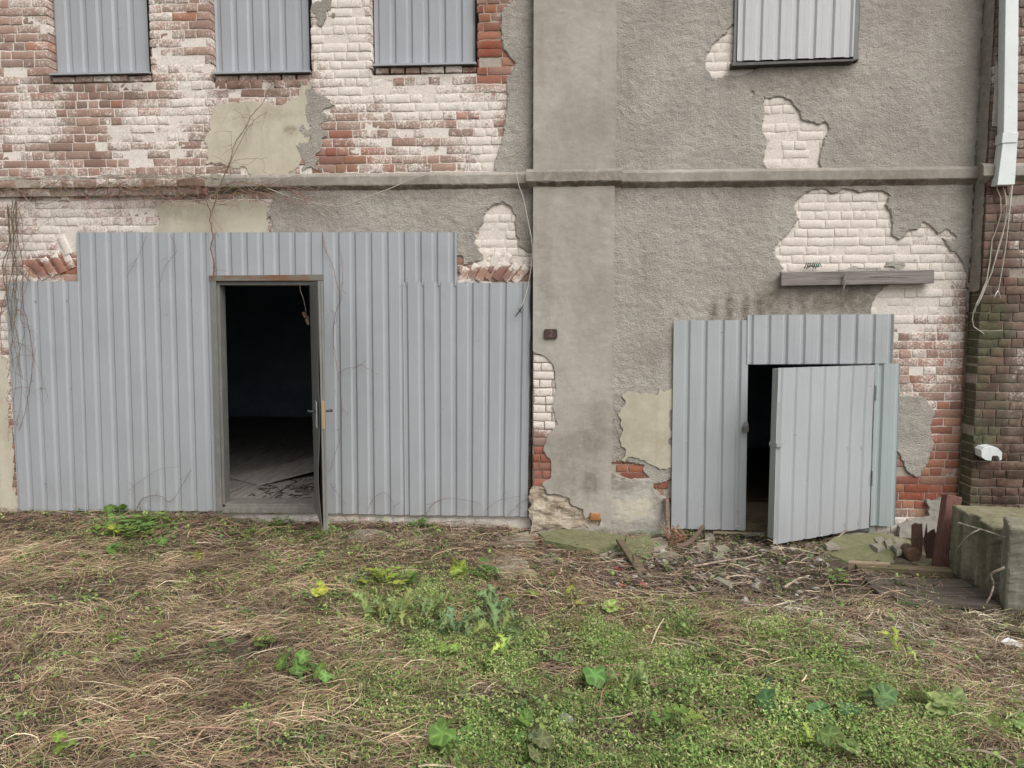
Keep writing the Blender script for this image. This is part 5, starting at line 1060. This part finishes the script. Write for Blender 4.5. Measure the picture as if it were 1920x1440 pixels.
# litter
def scrap(px, py, w, col, lb, k=0, name='litter_scrap', cat='litter'):
    rr = random.Random(k + 50); c = G(px, py); c.z += .012; b = MB(); n_ = 7
    v = [c + Vector((w * rr.uniform(.6, 1.1) * math.cos(6.283 * i / n_), w * rr.uniform(.5, 1) * math.sin(6.283 * i / n_), rr.uniform(0, w * .7))) for i in range(n_)]
    v += [p + Vector((0, 0, -.004)) for p in v]; b.add(v, [tuple(range(n_)), tuple(range(n_, 2 * n_))[::-1]] + [(i, i + n_, (i + 1) % n_ + n_, (i + 1) % n_) for i in range(n_)], col)
    return tag(b.build(name, M['plastic'], None, origin=tuple(c)), lb, cat)
scrap(1159, 1073, .035, (.30, .02, .04), 'crimson scrap alone on the soil below the mossy foundation slab', 1)
scrap(1165, 1104, .036, (.30, .04, .06), 'crimson and pink scrap left of the white scrap at the edge of the weeds', 2)
scrap(1206, 1103, .036, (.36, .06, .07), 'red scrap right of the white scrap at the edge of the weeds', 3)
scrap(1184, 1106, .018, (.75, .73, .70), 'small white scrap between the two red ones', 4)
scrap(1210, 1100, .020, (.78, .75, .72), 'small white scrap lying on the right red one', 5)
scrap(1120, 1076, .015, (.75, .73, .68), 'small white crumb left of the lone crimson scrap', 6)
scrap(786, 1128, .045, (.62, .66, .62), 'crumpled whitish scrap among the weeds above the thistles', 7)
scrap(1900, 1216, .06, (.62, .63, .62), 'flat whitish rag in the hay at the right edge', 8)
scrap(1545, 1294, .028, (.50, .42, .34), 'small pinkish beige scrap in the green weeds', 9)
scrap(1062, 1358, .045, (.33, .32, .30), 'grey torn leaf-like scrap in the lower green weeds', 10)
# ------------------------------------------------------------------ leafy plants
def lobe(n, sc, depth, notch=True):
    out = []
    for i in range(n):
        a = 2 * math.pi * i / n; r = 1 - depth * (.5 - .5 * math.cos(a * sc)) 
        if notch and (a < .35 or a > 2 * math.pi - .35): r *= .45
        out.append((a, r))
    return out
def plant(px, py, kind, n, size, spread, col, label, seed, hgt=.06, group=None):
    rr = random.Random(seed * 7 + 1); c = G(px, py); root = empty(kind[1], c, label, 'plant', group); 
    for i in range(n):
        b = MB(); a = rr.uniform(0, 6.283); d = spread * (rr.random() ** .6) if n > 1 else spread * .1; s = size * rr.uniform(.6, 1.2); hz = hgt * rr.uniform(.35, 1.1)
        kk = rr.uniform(.72, 1.2); k2 = rr.uniform(.85, 1.15); cc = (col[0] * kk * k2 * 1.05, col[1] * kk, col[2] * kk / k2 * .78)
        bx_ = Vector((math.cos(a) * d, math.sin(a) * d * .9, 0)); gz = float(H(c.x + bx_.x, c.y + bx_.y)) - c.z; bx_.z = gz + hz
        nrm = Vector((rr.gauss(0, .5) + math.cos(a) * .35, rr.gauss(-.2, .4) + math.sin(a) * .35, 1)).normalized(); ax = Vector((math.cos(a), math.sin(a), 0)); ax = (ax - nrm * ax.dot(nrm)).normalized(); ay = nrm.cross(ax)
        if kind[0] == 'round':
            ol = lobe(22, rr.choice([5, 6, 7]), .18); v = [bx_ - nrm * s * .12]; 
            for f_ in (.55, 1.0):
                for k, (t, r) in enumerate(ol): v.append(bx_ + (ax * -math.cos(t) + ay * math.sin(t)) * r * s * f_ * (1 if f_ == 1 else 1) + nrm * s * (.02 * (k % 2) + .10 * (f_ ** 2) * math.sin(t * 3 + i) * .6 - .05 * f_))
            m = 22; f = [(0, 1 + k, 1 + (k + 1) % m) for k in range(m)] + [(1 + k, 1 + m + k, 1 + m + (k + 1) % m, 1 + (k + 1) % m) for k in range(m)]
            li = tuple(min(1, k * 1.55) for k in cc); dk = tuple(k * .78 for k in cc); cl = [li] + [(li if k % 4 == 0 else dk) for k in range(22)] + [(cc if k % 4 == 0 else tuple(q_ * rr.uniform(.75, 1.1) for q_ in cc)) for k in range(22)]
            b.add(v, f, cl)
        elif kind[0] == 'long':   # lobed thistle or dandelion leaf
            K = 13; v = []; f = []; Ls = s * 2.1
            for k in range(K):
                t = k / (K - 1); w = s * .42 * math.sin(math.pi * (t * .9 + .08)) * (1.15 if k % 2 else .3); p = bx_ * .4 + Vector((0, 0, gz * .6)) + ax * Ls * t + Vector((0, 0, hz * (math.sin(t * 2.6)) * .9)) + ay * .01 * math.sin(k)
                q_ = ay * w; v += [p - q_ + Vector((0, 0, w * .35)), p, p + q_ + Vector((0, 0, w * .35))]
            for k in range(K - 1): f += [(k * 3, k * 3 + 3, k * 3 + 4, k * 3 + 1), (k * 3 + 1, k * 3 + 4, k * 3 + 5, k * 3 + 2)]
            b.add(v, f, [(tuple(min(1, q_ * 1.6) for q_ in cc) if k % 3 == 1 else cc) for k in range(len(v))])
        else:                     # oval leaflets in threes
            v = []; f = []
            for j in range(3):
                ang = a + (j - 1) * 1.3; dd = (Vector((math.cos(ang), math.sin(ang), rr.uniform(-.2, .3)))).normalized(); ss = Vector((-math.sin(ang), math.cos(ang), rr.uniform(-.2, .2))); k0 = len(v)
                v += [bx_, bx_ + dd * s * .35 + ss * s * .32, bx_ + dd * s * .75 + ss * s * .36, bx_ + dd * s * 1.15, bx_ + dd * s * .75 - ss * s * .36, bx_ + dd * s * .35 - ss * s * .32, bx_ + dd * s * .6 - Vector((0, 0, s * .06))]
                f += [(k0 + 6, k0 + p, k0 + (p + 1) % 6) for p in range(6)]
            b.add(v, f, cc)
        if kind[0] != 'long': b.tube([Vector((bx_.x * .15, bx_.y * .15, 0)), Vector((bx_.x * .6, bx_.y * .6, bx_.z * .8)), bx_ - nrm * s * .1], .0018, 4, tuple(k * 1.2 for k in cc))
        b.build('leaf', M['leaf'], root, smooth=True)
    return root
RO = ('round', 'mallow_plant'); TH = ('long', 'thistle_plant'); OV = ('oval', 'weed'); DA = ('long', 'dandelion_plant')
gd, gm, gy_, bl_, ye = (.15, .27, .085), (.20, .32, .10), (.34, .43, .11), (.20, .265, .125), (.46, .56, .14)
PLN = [(222, 975, RO, 5, .055, .10, gd, 'dark round-leaved weed nearest the left boarding, at the back of the leafy clump'), (255, 1000, OV, 60, .055, .32, gm, 'largest leafy green clump in front of the left boarding'),
 (218, 1045, RO, 4, .045, .08, gd, 'low round leaves at the front left of the leafy clump by the left boarding'), (310, 1030, RO, 4, .045, .09, gm, 'round leaves at the right of the leafy clump by the left boarding'), (215, 1018, RO, 2, .05, .05, gy_, 'pale green round leaves in the middle left of the leafy clump'),
 (365, 1055, RO, 3, .035, .06, ye, 'small yellowish weed in the straw right of the leafy clump'), (520, 995, OV, 20, .035, .13, gd, 'green weed clump just in front of the open doorway'), (470, 1012, OV, 16, .03, .12, gm, 'low yellow-green weeds left in front of the doorway'),
 (580, 1020, OV, 16, .03, .12, gd, 'small weed clump in front of the foot of the open door leaf'), (636, 1022, RO, 1, .04, .01, (.10, .19, .09), 'single dark green round leaf right of the door leaf foot'), (790, 993, OV, 18, .035, .12, gd, 'dark green weed growing alone before the right boarding'),
 (590, 1128, RO, 5, .045, .09, ye, 'bright yellow-green weed left of the thistles'), (545, 1275, RO, 4, .05, .09, gd, 'dark green weed with upright leaves in the straw below the doorway'), (585, 1280, OV, 7, .045, .09, gd, 'dark leafy weed between the upright one and the pale one'),
 (625, 1295, RO, 3, .055, .08, gm, 'broad pale green leaves at the edge of the dark soil patch'), (415, 1245, OV, 7, .04, .09, (.13, .2, .1), 'small grey-green weed alone in the middle of the straw'), (220, 1215, OV, 5, .035, .06, gm, 'tiny green weed on the left above the straw mounds'),
 (490, 1218, OV, 6, .035, .06, gm, 'tiny green weed in the straw left of the thistle patch'), (120, 1425, RO, 3, .03, .04, gm, 'small round-leaved weed at the bottom left of the picture'),
 (860, 1085, RO, 4, .095, .09, ye, 'big bright yellow-green leaves standing above the thistle patch'), (910, 1088, OV, 22, .04, .14, gd, 'dark green weed touching the big yellow-green leaves'), (783, 1108, RO, 2, .045, .04, gd, 'two round dark leaves left of the big yellow-green leaves'),
 (720, 1100, OV, 22, .045, .18, gy_, 'spreading yellowish weed at the upper left of the thistle patch'), (740, 1175, TH, 20, .07, .16, bl_, 'leftmost blue-green thistle of the patch'), (800, 1170, TH, 22, .065, .16, bl_, 'blue-green thistle second from the left'),
 (860, 1195, TH, 24, .065, .14, (.155, .235, .14), 'darkest bushy blue-green thistle in the middle of the patch'), (930, 1165, TH, 20, .06, .15, (.155, .235, .14), 'rightmost upper blue-green thistle of the patch'), (940, 1205, TH, 12, .075, .12, bl_, 'flat grey-green thistle leaves at the lower right of the patch'),
 (700, 1165, TH, 14, .06, .12, bl_, 'small grey thistle at the outer left of the patch'), (850, 1245, RO, 4, .05, .07, gm, 'round soft green leaves just below the darkest thistle'), (920, 1270, RO, 2, .05, .06, gd, 'pair of round dark leaves below the thistle patch'),
 (945, 1240, DA, 3, .045, .04, ye, 'small bright yellow leaf cluster right below the thistles'), (960, 1124, RO, 1, .045, .01, ye, 'single yellow leaf left of the pointed yellow leaf'), (1000, 1122, RO, 1, .055, .01, ye, 'single pointed yellow leaf standing in the grass'),
 (1075, 1138, RO, 2, .045, .05, ye, 'pair of yellow leaves at the upper edge of the weeds'), (1155, 1160, RO, 2, .055, .06, (.36, .43, .17), 'pale lime round leaf at the upper edge of the weeds'), (1110, 1290, RO, 3, .06, .07, gd, 'dark leafy weed in the middle of the green carpet'),
 (1180, 1310, TH, 12, .05, .09, bl_, 'small grey-green weed right of the dark one in the green carpet'), (860, 1405, RO, 6, .06, .11, gd, 'group of round scalloped leaves at the bottom centre left'), (960, 1390, RO, 6, .05, .11, gd, 'upright dark mallow at the bottom centre'), (1000, 1420, RO, 4, .055, .09, (.17, .2, .12), 'dull dark leaves at the very bottom centre'),
 (1475, 1355, RO, 4, .06, .10, (.14, .25, .11), 'dark mallow leaves in the lower green carpet left of the largest mallow'), (1560, 1350, RO, 3, .07, .08, (.15, .26, .12), 'dark ribbed mallow leaf right of centre in the lower green carpet'), (1640, 1335, RO, 4, .055, .10, (.17, .27, .13), 'mallow leaves just left of the broad blue-green leaves'),
 (1735, 1350, RO, 4, .085, .12, (.32, .45, .25), 'broadest blue-green leaves at the lower right of the yard'), (1785, 1325, RO, 1, .07, .01, (.32, .45, .25), 'single upright blue-green leaf right of the broadest ones'), (1480, 1410, RO, 3, .05, .08, gy_, 'yellow-green leaves near the bottom right of centre'),
 (1365, 1425, RO, 1, .06, .01, (.36, .44, .26), 'single pale whitish-green leaf at the bottom edge'), (1560, 1425, RO, 4, .05, .08, (.18, .28, .13), 'round dull green leaves at the bottom edge right of the pale leaf'), (1685, 1235, DA, 6, .05, .07, gy_, 'yellow-green feathery weed in the hay before the planks'),
 (1880, 1370, RO, 4, .05, .11, (.2, .28, .12), 'pale weed in the straw at the right edge'), (1440, 1285, RO, 3, .04, .08, (.15, .2, .15), 'small grey-green weed in the upper part of the green carpet'), (1570, 1098, OV, 6, .035, .07, gd, 'small green weed on the bare soil left of the planks'),
 (1270, 1380, OV, 8, .04, .10, gm, 'bushy light weed beside the slim upright stalk')]
for i, (px, py, kd, n_, sz, sp, cl, lb) in enumerate(PLN): plant(px, py, kd, n_, sz, sp, cl, lb, i + 1, hgt=.12 if kd is TH else (.085 if n_ == 1 else .10))
